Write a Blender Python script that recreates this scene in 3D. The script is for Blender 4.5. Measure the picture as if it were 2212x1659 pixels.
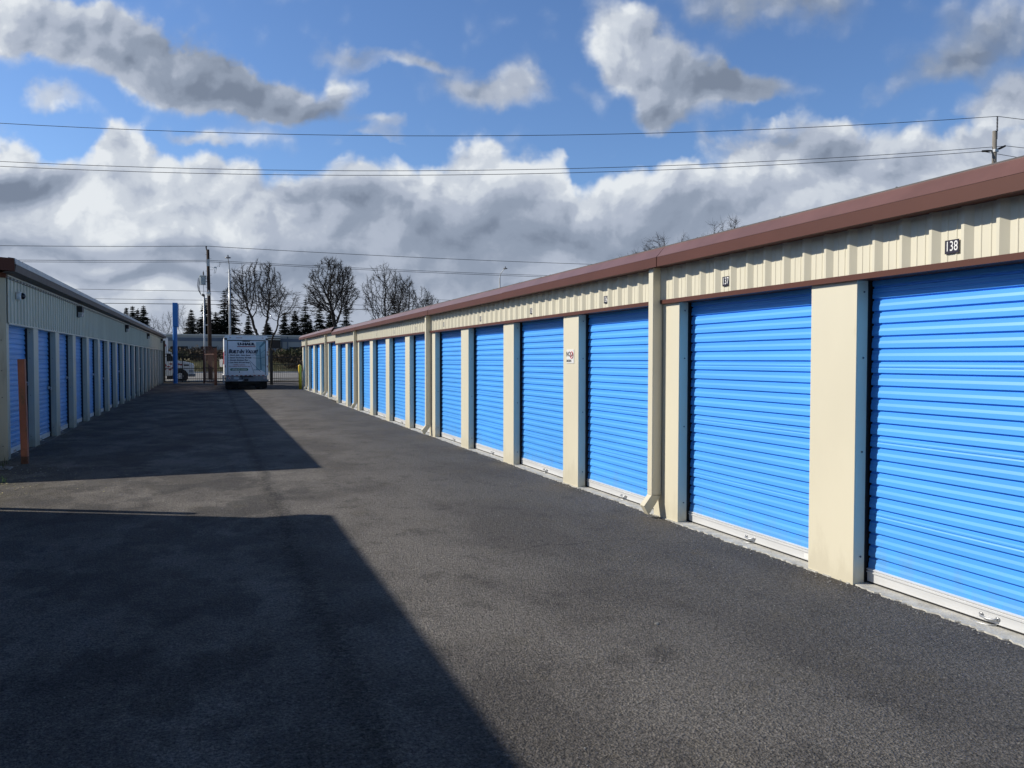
import bpy, bmesh, math, random
import numpy as np
from mathutils import Vector, Matrix
R = math.radians
for o in list(bpy.data.objects): bpy.data.objects.remove(o)
scn = bpy.context.scene
C = scn.collection

# ------------------------------------------------------------------ camera
cam_d = bpy.data.cameras.new('camera'); cam = bpy.data.objects.new('camera', cam_d); C.objects.link(cam)
cam_d.sensor_width = 36; cam_d.lens = 36 * 3145 / 4032; cam_d.clip_start = .05; cam_d.clip_end = 3000
yaw, pit, rol = R(20.431), R(1.715), R(0.098)
fw = Vector((math.sin(yaw)*math.cos(pit), math.cos(yaw)*math.cos(pit), -math.sin(pit)))
r0 = Vector((math.cos(yaw), -math.sin(yaw), 0)); u0 = r0.cross(fw)
r1 = r0*math.cos(rol) + u0*math.sin(rol); u1 = u0*math.cos(rol) - r0*math.sin(rol)
M = Matrix(((r1.x, u1.x, -fw.x, 0), (r1.y, u1.y, -fw.y, 0), (r1.z, u1.z, -fw.z, 1.6), (0, 0, 0, 1)))
cam.matrix_world = M
scn.camera = cam
scn.view_settings.view_transform = 'Standard'; scn.view_settings.look = 'None'
scn.view_settings.exposure = 0.0; scn.view_settings.gamma = 1
scn.render.resolution_x = 1024; scn.render.resolution_y = 768

# ------------------------------------------------------------------ sun
SUN_EL = R(32.8); SUN_AZ = R(62.9)          # elevation; angle from +Y towards -X
sdir = Vector((-math.sin(SUN_AZ)*math.cos(SUN_EL), math.cos(SUN_AZ)*math.cos(SUN_EL), math.sin(SUN_EL)))
sl = bpy.data.lights.new('sun', 'SUN'); sl.energy = 4.6; sl.angle = R(0.55); sl.color = (1.0, .935, .82)
so = bpy.data.objects.new('sun', sl); C.objects.link(so); so.rotation_euler = sdir.to_track_quat('Z', 'Y').to_euler()
so.location = sdir * 60

# ------------------------------------------------------------------ world: Nishita sky + procedural clouds by direction
W = bpy.data.worlds.new('World'); scn.world = W; W.use_nodes = True
nt = W.node_tree; nt.nodes.clear()
class NB:
    def __init__(s, t): s.t = t
    def n(s, typ, **k):
        x = s.t.nodes.new(typ)
        for a, b in k.items(): setattr(x, a, b)
        return x
    def put(s, sock, v):
        if isinstance(v, bpy.types.NodeSocket): s.t.links.new(v, sock)
        else: sock.default_value = v
    def m(s, op, a, b=None, c=None, clamp=False):
        x = s.n('ShaderNodeMath', operation=op, use_clamp=clamp)
        s.put(x.inputs[0], a)
        if b is not None: s.put(x.inputs[1], b)
        if c is not None: s.put(x.inputs[2], c)
        return x.outputs[0]
    def v(s, op, a, b=None, sc=None):
        x = s.n('ShaderNodeVectorMath', operation=op)
        s.put(x.inputs[0], a)
        if b is not None: s.put(x.inputs[1], b)
        if sc is not None: s.put(x.inputs[3], sc)
        return x.outputs[0]
    def mr(s, val, a, b, c=0., d=1., it='SMOOTHSTEP'):
        x = s.n('ShaderNodeMapRange', interpolation_type=it)
        s.put(x.inputs[0], val)
        for i, q in enumerate((a, b, c, d)): s.put(x.inputs[i+1], q)
        return x.outputs[0]
    def noise(s, vec, scale, detail=4., rough=.55, out=0, dim='3D', lac=2.):
        x = s.n('ShaderNodeTexNoise', noise_dimensions=dim)
        if vec is not None: s.put(x.inputs['Vector'], vec)
        x.inputs['Scale'].default_value = scale; x.inputs['Detail'].default_value = detail
        x.inputs['Roughness'].default_value = rough; x.inputs['Lacunarity'].default_value = lac
        return x.outputs[out]
    def mixc(s, f, a, b, bt='MIX'):
        x = s.n('ShaderNodeMix', data_type='RGBA', blend_type=bt)
        s.put(x.inputs[0], f); s.put(x.inputs[6], a); s.put(x.inputs[7], b)
        return x.outputs[2]
def cc(x, y): return ((x-1106)/1725, (778-y)/1725)
# cloud density over the sky position P (a plane one unit ahead, facing the view's compass bearing)
B = NB(nt); G = B
tc = B.n('ShaderNodeTexCoord')
rot = B.n('ShaderNodeVectorRotate', rotation_type='Z_AXIS'); B.put(rot.inputs['Vector'], tc.outputs['Generated']); rot.inputs['Angle'].default_value = yaw
sp = B.n('ShaderNodeSeparateXYZ'); B.put(sp.inputs[0], rot.outputs[0])
yy = B.m('MAXIMUM', sp.outputs[1], .12)
cb = B.n('ShaderNodeCombineXYZ')
B.put(cb.inputs[0], B.m('DIVIDE', sp.outputs[0], yy)); B.put(cb.inputs[1], B.m('DIVIDE', sp.outputs[2], yy))
P = cb.outputs[0]
n1 = G.noise(P, 5.5, 1., .5, out=1, dim='2D'); n2 = G.noise(P, 26., 3., .6, out=1, dim='2D')
w1 = G.v('SCALE', G.v('SUBTRACT', n1, (.5, .5, .5)), sc=.085)
w2 = G.v('SCALE', G.v('SUBTRACT', n2, (.5, .5, .5)), sc=.027)
Qs = G.v('ADD', P, w1); Q = G.v('ADD', Qs, w2)
def ell(x, y, rx, ry, ang, s, src=None):
    c = cc(x, y); a = R(ang); ca, sa = math.cos(a), math.sin(a)
    # two dot products give the rotated, scaled coordinates
    q = B.v('SUBTRACT', src or Q, (c[0], c[1], 0))
    d1_ = B.n('ShaderNodeVectorMath', operation='DOT_PRODUCT'); B.put(d1_.inputs[0], q); d1_.inputs[1].default_value = (ca*1725/rx, -sa*1725/rx, 0)
    d2_ = B.n('ShaderNodeVectorMath', operation='DOT_PRODUCT'); B.put(d2_.inputs[0], q); d2_.inputs[1].default_value = (sa*1725/ry, ca*1725/ry, 0)
    r2 = B.m('MULTIPLY_ADD', d1_.outputs['Value'], d1_.outputs['Value'], B.m('MULTIPLY', d2_.outputs['Value'], d2_.outputs['Value']))
    return r2
def bump_(r2, s):      # smooth hill of height s, zero beyond the ellipse
    k = B.m('SUBTRACT', 1., r2); k = B.m('MAXIMUM', k, 0.); return B.m('MULTIPLY', B.m('MULTIPLY', k, k), s)
blobs = [(40, 60, 190, 115, 5, 1.5), (200, 100, 260, 110, 18, 1.6), (370, 155, 280, 92, 22, 1.8), (520, 205, 220, 82, 15, 1.6), (620, 215, 120, 75, 10, 1.),
         (130, 225, 85, 50, 0, .75), (748, 188, 60, 68, -15, .85), (725, 240, 90, 42, 10, .5), (800, 122, 180, 34, 8, .62), (960, 140, 140, 30, 5, .42), (1020, 200, 110, 52, 15, .62), (1105, 190, 75, 85, 30, .85),
         (830, 268, 70, 34, 0, .62), (820, 303, 80, 26, 0, .55), (1315, 88, 130, 100, 20, 1.3), (1440, 150, 220, 110, 20, 1.6), (1590, 178, 190, 50, 5, 1.4), (1420, 235, 95, 75, 10, 1.2),
         (1640, 0, 270, 100, 0, .85), (1240, 190, 80, 50, 0, .36), (2130, 60, 290, 150, -10, .62), (2000, 160, 220, 70, -20, .5), (2190, 215, 150, 110, 0, .85), (470, 318, 170, 30, 5, .5), (560, 300, 120, 28, 10, .36),
         (-150, 100, 240, 120, 0, 1.4), (250, -140, 400, 80, 0, .8), (1500, -290, 500, 100, 0, .7)]
D = None
for b in blobs:
    e = bump_(ell(*b), b[5]); D = e if D is None else G.m('ADD', D, e)
prof = [(-800, 330), (-200, 350), (0, 312), (60, 318), (130, 338), (200, 334), (232, 300), (262, 270), (305, 276), (335, 338), (450, 345), (520, 352), (600, 384), (680, 368), (780, 345), (900, 352),
        (990, 332), (1060, 320), (1105, 347), (1160, 318), (1200, 326), (1232, 388), (1265, 398), (1330, 382), (1400, 352), (1480, 322), (1560, 308), (1625, 277), (1710, 265),
        (1800, 256), (1860, 280), (1930, 290), (2000, 280), (2100, 264), (2212, 255), (2500, 240), (3200, 260)]
sx = G.n('ShaderNodeSeparateXYZ'); G.put(sx.inputs[0], G.v('ADD', P, w2))
X0, X1 = cc(-800, 0)[0], cc(3200, 0)[0]
u = G.mr(sx.outputs[0], X0, X1, 0., 1., 'LINEAR')
fc = G.n('ShaderNodeFloatCurve'); G.put(fc.inputs[1], u)
cv = fc.mapping.curves[0]
pts = [((cc(a, 0)[0]-X0)/(X1-X0), cc(0, b)[1]) for a, b in prof]
cv.points[0].location = pts[0]; cv.points[-1].location = pts[-1]
for a in pts[1:-1]: cv.points.new(*a)
fc.mapping.update()
t = G.m('SUBTRACT', fc.outputs[0], sx.outputs[1])
bank = G.m('MAXIMUM', G.m('MINIMUM', G.m('MULTIPLY', G.m('ADD', t, .012), 16.), 1.6), -.5)
D = G.m('ADD', D, bank) if False else G.m('SMOOTH_MAX', D, bank, .15)
Pn = G.v('ADD', P, G.v('SCALE', w1, sc=.5))
def detail(vec):
    fb = G.m('SUBTRACT', G.noise(vec, 10., 6., .53, dim='2D'), .5)
    vo = G.n('ShaderNodeTexVoronoi', feature='SMOOTH_F1', voronoi_dimensions='2D'); G.put(vo.inputs['Vector'], G.v('ADD', vec, w2)); vo.inputs['Scale'].default_value = 24.; vo.inputs['Smoothness'].default_value = .35
    return G.m('MULTIPLY_ADD', fb, .95, G.m('MULTIPLY', G.m('SUBTRACT', .42, vo.outputs[0]), .42))
e0 = detail(Pn); e1 = detail(G.v('ADD', Pn, (-.007, .011, 0)))
d0 = G.m('ADD', D, G.m('MULTIPLY', e0, G.mr(t, -.05, .01, .72, 1.)))
big = G.m('SUBTRACT', G.noise(G.v('MULTIPLY', Q, (1., 2.2, 1.)), 5.5, 5., .58, dim='2D'), .5)
k0 = G.m('ADD', G.m('MULTIPLY', big, G.mr(t, -.05, 0., .55, .95)), G.m('ADD', G.m('MULTIPLY', G.mr(t, .004, .070), .30), G.mr(t, -.02, .0, .10, 0.)))
for b in ((430, 165, 450, 120, 19, .58), (590, 225, 270, 100, 8, .36), (130, 90, 130, 80, 0, .25), (50, 402, 160, 70, 0, .72), (735, 240, 90, 80, 0, .35),
          (1500, 160, 340, 120, 12, .46), (1620, 182, 220, 65, 5, .34), (1430, 240, 150, 90, 0, .5), (1640, 20, 340, 150, 0, .6), (2080, 110, 380, 240, 0, .6), (1060, 200, 260, 120, 0, .3), (840, 125, 320, 70, 5, .3),
          (700, 430, 380, 100, 12, .32), (790, 452, 220, 36, 5, .3), (1130, 520, 460, 60, 0, .45), (900, 590, 900, 70, 0, .30), (250, 545, 420, 42, 0, .34), (330, 604, 420, 40, 0, .30), (1330, 470, 380, 110, 0, .3),
          (1750, 330, 500, 90, 10, .3), (160, 470, 250, 80, 0, -.34), (470, 502, 300, 50, 0, -.28), (280, 400, 200, 80, 0, -.30), (1030, 405, 150, 70, 0, -.28), (1180, 370, 100, 70, 0, -.28), (400, 574, 300, 45, 0, -.08), (250, 645, 700, 60, 0, -.06)):
    k0 = G.m('ADD', k0, bump_(ell(*b[:5], 1., Qs), b[5]))
# the sky behind and above the view: loose clouds from 3D noise of the direction
front = B.m('MULTIPLY', B.mr(sp.outputs[1], .16, .34), B.mr(B.m('DIVIDE', sp.outputs[2], yy), .85, .55))
d3 = B.m('MULTIPLY', B.m('SUBTRACT', B.noise(B.v('MULTIPLY', tc.outputs['Generated'], (1, 1, 1.6)), 2.6, 4., .55), .56), 3.)
dd = B.m('ADD', B.m('MULTIPLY', d0, front), B.m('MULTIPLY', d3, B.m('SUBTRACT', 1., front)))
alpha = B.m('DIVIDE', B.m('SUBTRACT', dd, .03), B.mr(t, -.05, .0, .85, .42)); alpha = B.mr(alpha, 0., 1.)
emb = B.m('MULTIPLY', B.m('MULTIPLY', B.m('SUBTRACT', e0, e1), 1.1), B.mr(t, .0, .16, 1., .42))
lum = B.m('ADD', B.m('SUBTRACT', .92, k0), emb, clamp=True)
ramp = B.n('ShaderNodeValToRGB'); B.put(ramp.inputs[0], lum)
cr = ramp.color_ramp; cr.interpolation = 'EASE'
cr.elements[0].position = 0; cr.elements[0].color = (.20, .245, .33, 1)
cr.elements[1].position = 1; cr.elements[1].color = (.80, .84, .88, 1)
for p_, c_ in ((.3, (.29, .345, .445, 1)), (.58, (.44, .495, .60, 1)), (.82, (.62, .67, .745, 1))):
    e = cr.elements.new(p_); e.color = c_
sky = B.n('ShaderNodeTexSky', sky_type='NISHITA'); sky.sun_disc = False
sky.sun_elevation = SUN_EL; sky.sun_rotation = -SUN_AZ; sky.altitude = 50; sky.air_density = 1.0; sky.dust_density = .35; sky.ozone_density = 2.2
zf = B.mr(sp.outputs[2], .48, .80, 1., .30)
bg1 = B.n('ShaderNodeBackground'); B.put(bg1.inputs[0], B.mixc(1., sky.outputs[0], (.80, .98, 1.25, 1), 'MULTIPLY')); B.put(bg1.inputs[1], B.m('MULTIPLY', zf, B.m('ADD', .080, B.m('MULTIPLY', front, .032))))
bg2 = B.n('ShaderNodeBackground'); B.put(bg2.inputs[0], ramp.outputs[0]); B.put(bg2.inputs[1], B.m('MULTIPLY', zf, B.m('ADD', .36, B.m('MULTIPLY', front, .62))))
ms = B.n('ShaderNodeMixShader'); B.put(ms.inputs[0], alpha); nt.links.new(bg1.outputs[0], ms.inputs[1]); nt.links.new(bg2.outputs[0], ms.inputs[2])
wo = B.n('ShaderNodeOutputWorld'); nt.links.new(ms.outputs[0], wo.inputs[0])

# ------------------------------------------------------------------ materials
MATS = {}
def mat(name, col, rough=.5, metal=0., var=.0, vscale=3., bump=0., bscale=30., spec=.5, stretch=(1, 1, 1), dirt=None, dscale=2., coord='Object', bdist=.01, rnd=0., splash=None):
    if name in MATS: return MATS[name]
    m = bpy.data.materials.new(name); m.use_nodes = True; MATS[name] = m
    t = m.node_tree; b = t.nodes['Principled BSDF']; N = NB(t)
    b.inputs['Roughness'].default_value = rough; b.inputs['Metallic'].default_value = metal
    b.inputs['Specular IOR Level'].default_value = spec
    co = N.n('ShaderNodeTexCoord').outputs[coord]
    vec = N.v('MULTIPLY', co, tuple(stretch))
    c4 = (*col, 1)
    out = None
    if var > 0:
        f = N.noise(vec, vscale, 5., .6)
        lo = tuple(max(0, x*(1-var)) for x in col) + (1,); hi = tuple(min(1, x*(1+var)) for x in col) + (1,)
        out = N.mixc(N.mr(f, .3, .7), lo, hi)
    if dirt:
        f = N.noise(vec, dscale, 6., .65)
        out = N.mixc(N.mr(f, dirt[3], dirt[3]+.18), out if out is not None else c4, (*dirt[:3], 1))
    if splash:
        zz = N.n('ShaderNodeSeparateXYZ'); N.put(zz.inputs[0], co)
        f = N.noise(N.v('MULTIPLY', co, (1, 1, .35)), 9., 5., .65)
        hgt = N.m('ADD', zz.outputs[2], N.m('MULTIPLY', N.m('SUBTRACT', f, .5), -.9))
        out = N.mixc(N.m('MULTIPLY', N.mr(hgt, .34, .0), splash[3]), out if out is not None else c4, (*splash[:3], 1))
    if rnd:
        oi = N.n('ShaderNodeObjectInfo'); f = N.mr(oi.outputs['Random'], 0., 1., 1.-rnd, 1.+rnd, 'LINEAR'); q = N.n('ShaderNodeCombineXYZ'); [N.put(q.inputs[i], f) for i in range(3)]
        out = N.mixc(1., out if out is not None else c4, q.outputs[0], 'MULTIPLY')
    if out is None: b.inputs['Base Color'].default_value = c4
    else: N.put(b.inputs['Base Color'], out)
    if bump > 0:
        bp = N.n('ShaderNodeBump'); bp.inputs['Strength'].default_value = bump; bp.inputs['Distance'].default_value = bdist
        N.put(bp.inputs['Height'], N.noise(vec, bscale, 4., .6)); N.put(b.inputs['Normal'], bp.outputs[0])
    return m
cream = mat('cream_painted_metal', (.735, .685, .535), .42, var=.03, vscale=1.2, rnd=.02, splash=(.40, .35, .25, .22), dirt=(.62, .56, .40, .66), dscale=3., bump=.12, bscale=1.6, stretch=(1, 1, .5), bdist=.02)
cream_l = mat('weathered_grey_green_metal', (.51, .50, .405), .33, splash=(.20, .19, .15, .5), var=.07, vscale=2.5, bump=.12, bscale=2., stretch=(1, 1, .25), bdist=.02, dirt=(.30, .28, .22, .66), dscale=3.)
corr = mat('cream_ribbed_sheet', (.72, .675, .53), .45, var=.03, vscale=4., dirt=(.55, .49, .35, .66), dscale=2.5, stretch=(1, 1, .3))
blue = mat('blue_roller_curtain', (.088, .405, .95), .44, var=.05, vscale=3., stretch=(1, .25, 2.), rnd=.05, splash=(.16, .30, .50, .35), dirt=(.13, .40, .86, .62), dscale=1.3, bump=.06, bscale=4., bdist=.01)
blue_sh = mat('shaded_blue_roller_curtain', (.115, .32, .66), .46, var=.10, vscale=3., stretch=(1, .25, 2.), rnd=.07, splash=(.12, .17, .24, .5), bump=.08, bscale=4.)  # duller copy of the door blue; shade on the left doors put into colour
brown = mat('brown_fascia_metal', (.098, .033, .022), .52, spec=.3, var=.08, vscale=1.2, bump=.08, bscale=1.2, bdist=.02)
brown_top = mat('brown_eave_metal', (.165, .082, .074), .40, var=.12, vscale=2.5, bump=.15, bscale=1.5, bdist=.02, spec=.8)
brown_d = mat('aged_dark_fascia', (.06, .042, .036), .55, var=.3, vscale=6., stretch=(1, 4, .15), dirt=(.26, .25, .24, .60), dscale=5.)
eave_l = mat('pale_galvanised_flashing', (.42, .42, .41), .45, var=.12, vscale=4., dirt=(.25, .25, .25, .62), dscale=3.)
closure = bpy.data.materials.new('perforated_closure'); closure.use_nodes = True
_N = NB(closure.node_tree); _w = _N.n('ShaderNodeTexWave', wave_type='BANDS', bands_direction='Y'); _w.inputs['Scale'].default_value = 1.31; _N.put(_w.inputs['Vector'], _N.n('ShaderNodeTexCoord').outputs['Object'])
_N.put(closure.node_tree.nodes['Principled BSDF'].inputs['Base Color'], _N.mixc(_N.mr(_w.outputs[1], .45, .6), (.28, .28, .25, 1), (.01, .01, .01, 1)))
roofm = mat('roof_sheet', (.28, .27, .26), .5, var=.1)
alu = mat('aluminium_bar', (.70, .71, .72), .34, metal=.15, var=.05, vscale=8., stretch=(1, .2, 3))
chrome = mat('zinc_handle', (.50, .51, .52), .42, metal=.7)
rubber = mat('black_rubber', (.012, .012, .013), .8)
black = mat('black_metal', (.012, .011, .012), .5, var=.2)
plate = mat('plaque_black', (.022, .016, .03), .35)
white = mat('white_paint', (.78, .78, .77), .4, var=.03)
white_e = mat('white_lettering', (.85, .85, .84), .5)
concrete = mat('concrete_slab', (.50, .49, .45), .9, var=.18, vscale=7., bump=.5, bscale=60., dirt=(.16, .14, .10, .60), dscale=9.)
concrete_d = mat('dirty_concrete', (.12, .115, .10), .95, var=.3, vscale=5., bump=.5, bscale=40.)
screw = mat('screw_head', (.12, .13, .14), .5, metal=.5)
darkgap = mat('dark_track', (.02, .02, .022), .6)

def asphalt_mat():
    m = bpy.data.materials.new('asphalt'); m.use_nodes = True; t = m.node_tree; b = t.nodes['Principled BSDF']; N = NB(t)
    co = N.n('ShaderNodeTexCoord').outputs['Object']
    xyz = N.n('ShaderNodeSeparateXYZ'); N.put(xyz.inputs[0], co); x, y = xyz.outputs[0], xyz.outputs[1]
    fine = N.noise(co, 60., 4., .75); mid = N.noise(co, 26., 3., .6)
    vor = N.n('ShaderNodeTexVoronoi'); vor.inputs['Scale'].default_value = 95.; N.put(vor.inputs['Vector'], co)
    vor2 = N.n('ShaderNodeTexVoronoi'); vor2.inputs['Scale'].default_value = 42.; N.put(vor2.inputs['Vector'], co)
    patch = N.noise(N.v('MULTIPLY', co, (1., .55, 1.)), .9, 6., .62); patch2 = N.noise(N.v('MULTIPLY', co, (1., .8, 1.)), 3.2, 6., .68)
    base = N.mixc(N.mr(patch, .36, .64), (.108, .098, .090, 1), (.205, .188, .170, 1))
    base = N.mixc(N.m('MULTIPLY', N.mr(patch2, .53, .65), .46), base, (.052, .047, .043, 1))
    # darker, more neutral grey mixed in towards the right-hand doors
    r_ = N.m('MULTIPLY', N.mr(N.m('ADD', x, N.m('MULTIPLY', N.m('SUBTRACT', patch, .5), 3.)), 1.2, 4.0), .66)
    base = N.mixc(r_, base, (.060, .058, .059, 1))
    # oily, damp-looking blotches on the left half of the drive
    blot = N.noise(N.v('MULTIPLY', co, (1., .75, 1.)), 1.15, 6., .66)
    bl = N.m('MULTIPLY', N.mr(blot, .47, .56), N.mr(x, 1.9, .2))
    base = N.mixc(N.m('MULTIPLY', bl, .48), base, (.040, .039, .041, 1))
    # crumbling centre joint
    wob = N.m('MULTIPLY', N.m('SUBTRACT', N.noise(N.v('MULTIPLY', co, (0, 1, 0)), .8, 4., .6), .5), .22)
    dx = N.m('ABSOLUTE', N.m('SUBTRACT', N.m('SUBTRACT', x, .62), wob))
    seam = N.m('MULTIPLY', N.mr(N.m('ADD', dx, N.m('ADD', N.m('MULTIPLY', N.m('SUBTRACT', mid, .5), .30), N.m('MULTIPLY', N.m('SUBTRACT', patch2, .5), .5))), .13, .0), N.mr(patch2, .36, .56, .15, .62))
    base = N.mixc(seam, base, (.026, .025, .026, 1))
    cvn = N.n('ShaderNodeTexVoronoi', feature='DISTANCE_TO_EDGE'); cvn.inputs['Scale'].default_value = .42
    N.put(cvn.inputs['Vector'], N.v('ADD', co, N.v('SCALE', N.noise(co, 2.2, 4., .6, out=1), sc=.55)))
    crk = N.m('MULTIPLY', N.mr(cvn.outputs[0], .0055, .001), N.mr(N.noise(co, .5, 2., .5), .56, .66))
    base = N.mixc(N.m('MULTIPLY', crk, .5), base, (.018, .017, .017, 1))
    # brownish, mossy film
    moss = N.m('MULTIPLY', N.mr(N.noise(co, 1.7, 5., .6), .56, .72), .35)
    base = N.mixc(moss, base, (.105, .088, .062, 1))
    lm = N.m('MULTIPLY', N.mr(x, -1.2, -3.1), N.mr(patch2, .4, .6)); base = N.mixc(N.m('MULTIPLY', lm, .5), base, (.11, .10, .06, 1))
    sp_ = N.m('MULTIPLY', N.mr(fine, .32, .68, .26, 1.82, 'LINEAR'), N.mr(mid, .3, .7, .72, 1.28, 'LINEAR'))
    gc = N.n('ShaderNodeCombineXYZ'); [N.put(gc.inputs[i], sp_) for i in range(3)]
    base = N.mixc(1., base, gc.outputs[0], 'MULTIPLY')
    stone = N.m('MULTIPLY', N.mr(vor2.outputs[0], .34, .18), N.mr(vor2.outputs['Color'], .70, .78))
    base = N.mixc(N.m('MULTIPLY', stone, .55), base, (.27, .25, .22, 1))
    N.put(b.inputs['Base Color'], base)
    b.inputs['Roughness'].default_value = .86; b.inputs['Specular IOR Level'].default_value = .28
    h = N.m('ADD', N.m('MULTIPLY', fine, .9), N.m('ADD', N.m('MULTIPLY', vor.outputs[0], .5), N.m('MULTIPLY', mid, .6)))
    h = N.m('MULTIPLY', h, N.m('ADD', 1., N.m('MULTIPLY', seam, 2.)))
    bp = N.n('ShaderNodeBump'); bp.inputs['Strength'].default_value = .9; bp.inputs['Distance'].default_value = .016
    N.put(bp.inputs['Height'], h); N.put(b.inputs['Normal'], bp.outputs[0])
    return m
asphalt = asphalt_mat()
roadm = mat('road_asphalt', (.20, .195, .19), .9, var=.12, vscale=.8, bump=.3, bscale=20.)
pave = mat('pavement_concrete', (.46, .45, .42), .9, var=.1, vscale=1.)
paintw = mat('road_paint', (.72, .72, .70), .7, var=.1, vscale=4.)
soil = mat('soil_and_dead_grass', (.16, .14, .07), 1., var=.35, vscale=.25, bump=.4, bscale=3., dirt=(.07, .065, .035, .5), dscale=.6)
bark = mat('bark', (.018, .015, .014), .95, var=.3, vscale=1.)
bark_g = mat('grey_bark', (.10, .10, .10), .95, var=.2, vscale=1.)
needle = mat('conifer_needles', (.012, .020, .014), .9, var=.45, vscale=.35)
needle2 = mat('conifer_needles_dull', (.018, .026, .018), .9, var=.45, vscale=.3)
twig = mat('brown_shrub_twigs', (.075, .055, .035), 1., var=.4, vscale=.8)
twig_g = mat('green_brown_shrub', (.060, .065, .030), 1., var=.4, vscale=.8)

# ------------------------------------------------------------------ mesh builder
class MB:
    def __init__(s): s.v = []; s.f = []; s.mi = []; s.k = 0
    def add(s, vs, fs):
        n = len(s.v); s.v += [tuple(a) for a in vs]; s.f += [tuple(n+i for i in q) for q in fs]; s.mi += [s.k]*len(fs)
    def box(s, x0, x1, y0, y1, z0, z1):
        x0, x1 = sorted((x0, x1)); y0, y1 = sorted((y0, y1)); z0, z1 = sorted((z0, z1))
        s.add([(x0, y0, z0), (x1, y0, z0), (x1, y1, z0), (x0, y1, z0), (x0, y0, z1), (x1, y0, z1), (x1, y1, z1), (x0, y1, z1)],
              [(0, 3, 2, 1), (4, 5, 6, 7), (0, 1, 5, 4), (1, 2, 6, 5), (2, 3, 7, 6), (3, 0, 4, 7)])
    def prism(s, pts, y0, y1, flip=False):        # closed xz outline pushed along y
        n = len(pts); a = [(p[0], y0, p[1]) for p in pts] + [(p[0], y1, p[1]) for p in pts]
        fs = [tuple(range(n)), tuple(reversed(range(n, 2*n)))] + [(i, i+n, (i+1) % n+n, (i+1) % n) for i in range(n)]
        s.add(a, fs)
    def tube(s, pts, rad, n=8, caps=True):
        pts = [Vector(p) for p in pts]; rads = rad if hasattr(rad, '__len__') else [rad]*len(pts)
        base = len(s.v); up = None
        for i, p in enumerate(pts):
            d = (pts[min(i+1, len(pts)-1)] - pts[max(i-1, 0)]).normalized()
            if up is None: up = Vector((0, 0, 1)) if abs(d.z) < .9 else Vector((1, 0, 0))
            a = d.cross(up).normalized(); b = a.cross(d).normalized(); up = b
            for j in range(n):
                w = 2*math.pi*j/n; s.v.append(tuple(p + (a*math.cos(w) + b*math.sin(w))*rads[i]))
        for i in range(len(pts)-1):
            for j in range(n):
                k = (j+1) % n; s.f.append((base+i*n+j, base+i*n+k, base+(i+1)*n+k, base+(i+1)*n+j)); s.mi.append(s.k)
        if caps:
            s.f.append(tuple(base+j for j in reversed(range(n)))); s.mi.append(s.k)
            s.f.append(tuple(base+(len(pts)-1)*n+j for j in range(n))); s.mi.append(s.k)
    def lathe(s, c, prof, n=20, axis='z'):        # prof (r, h)
        base = len(s.v)
        for r, h in prof:
            for j in range(n):
                w = 2*math.pi*j/n; q = (r*math.cos(w), r*math.sin(w), h)
                if axis == 'x': q = (q[2], q[0], q[1])
                if axis == 'y': q = (q[0], q[2], q[1])
                s.v.append((c[0]+q[0], c[1]+q[1], c[2]+q[2]))
        for i in range(len(prof)-1):
            for j in range(n):
                k = (j+1) % n; s.f.append((base+i*n+j, base+i*n+k, base+(i+1)*n+k, base+(i+1)*n+j)); s.mi.append(s.k)
        s.f.append(tuple(base+j for j in reversed(range(n)))); s.mi.append(s.k)
        s.f.append(tuple(base+(len(prof)-1)*n+j for j in range(n))); s.mi.append(s.k)
    def build(s, name, mats, parent=None, smooth=False, bevel=0, recalc=True):
        me = bpy.data.meshes.new(name); me.from_pydata(s.v, [], s.f)
        if not isinstance(mats, (list, tuple)): mats = [mats]
        for m in mats: me.materials.append(m)
        if len(mats) > 1: me.polygons.foreach_set('material_index', s.mi)
        if recalc and len(s.f) < 60000:
            bm = bmesh.new(); bm.from_mesh(me); bmesh.ops.recalc_face_normals(bm, faces=bm.faces); bm.to_mesh(me); bm.free()
        if smooth: me.polygons.foreach_set('use_smooth', [True]*len(me.polygons))
        me.update()
        o = bpy.data.objects.new(name, me); C.objects.link(o)
        if parent is not None:
            o.parent = parent; o.location = -Vector(parent.get('_o', (0, 0, 0)))
            if parent.type == 'MESH': o.location = (0, 0, 0)
        if bevel:
            b = o.modifiers.new('bevel', 'BEVEL'); b.width = bevel; b.segments = 2; b.limit_method = 'ANGLE'
        return o
def tag(o, label=None, cat=None, group=None, kind=None):
    if label: o['label'] = label
    if cat: o['category'] = cat
    if group: o['group'] = group
    if kind: o['kind'] = kind
    return o
def thing(name, label, cat, loc=(0, 0, 0), group=None):
    o = bpy.data.objects.new(name, None); C.objects.link(o); o.location = loc; o['_o'] = tuple(loc)
    o.empty_display_size = .3
    return tag(o, label, cat, group)
def center(o):                                     # a one-mesh thing: put its origin at its base
    co = np.array([v.co for v in o.data.vertices]); c = Vector(((co[:, 0].min()+co[:, 0].max())/2, (co[:, 1].min()+co[:, 1].max())/2, co[:, 2].min()))
    o.data.transform(Matrix.Translation(-c)); o.location = c
    return o
def copy_tree(o, parent=None, move=None):
    c = o.copy(); C.objects.link(c)
    if parent: c.parent = parent
    if move is not None: c.location = c.location + Vector(move)
    for ch in o.children: copy_tree(ch, c)
    return c
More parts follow.
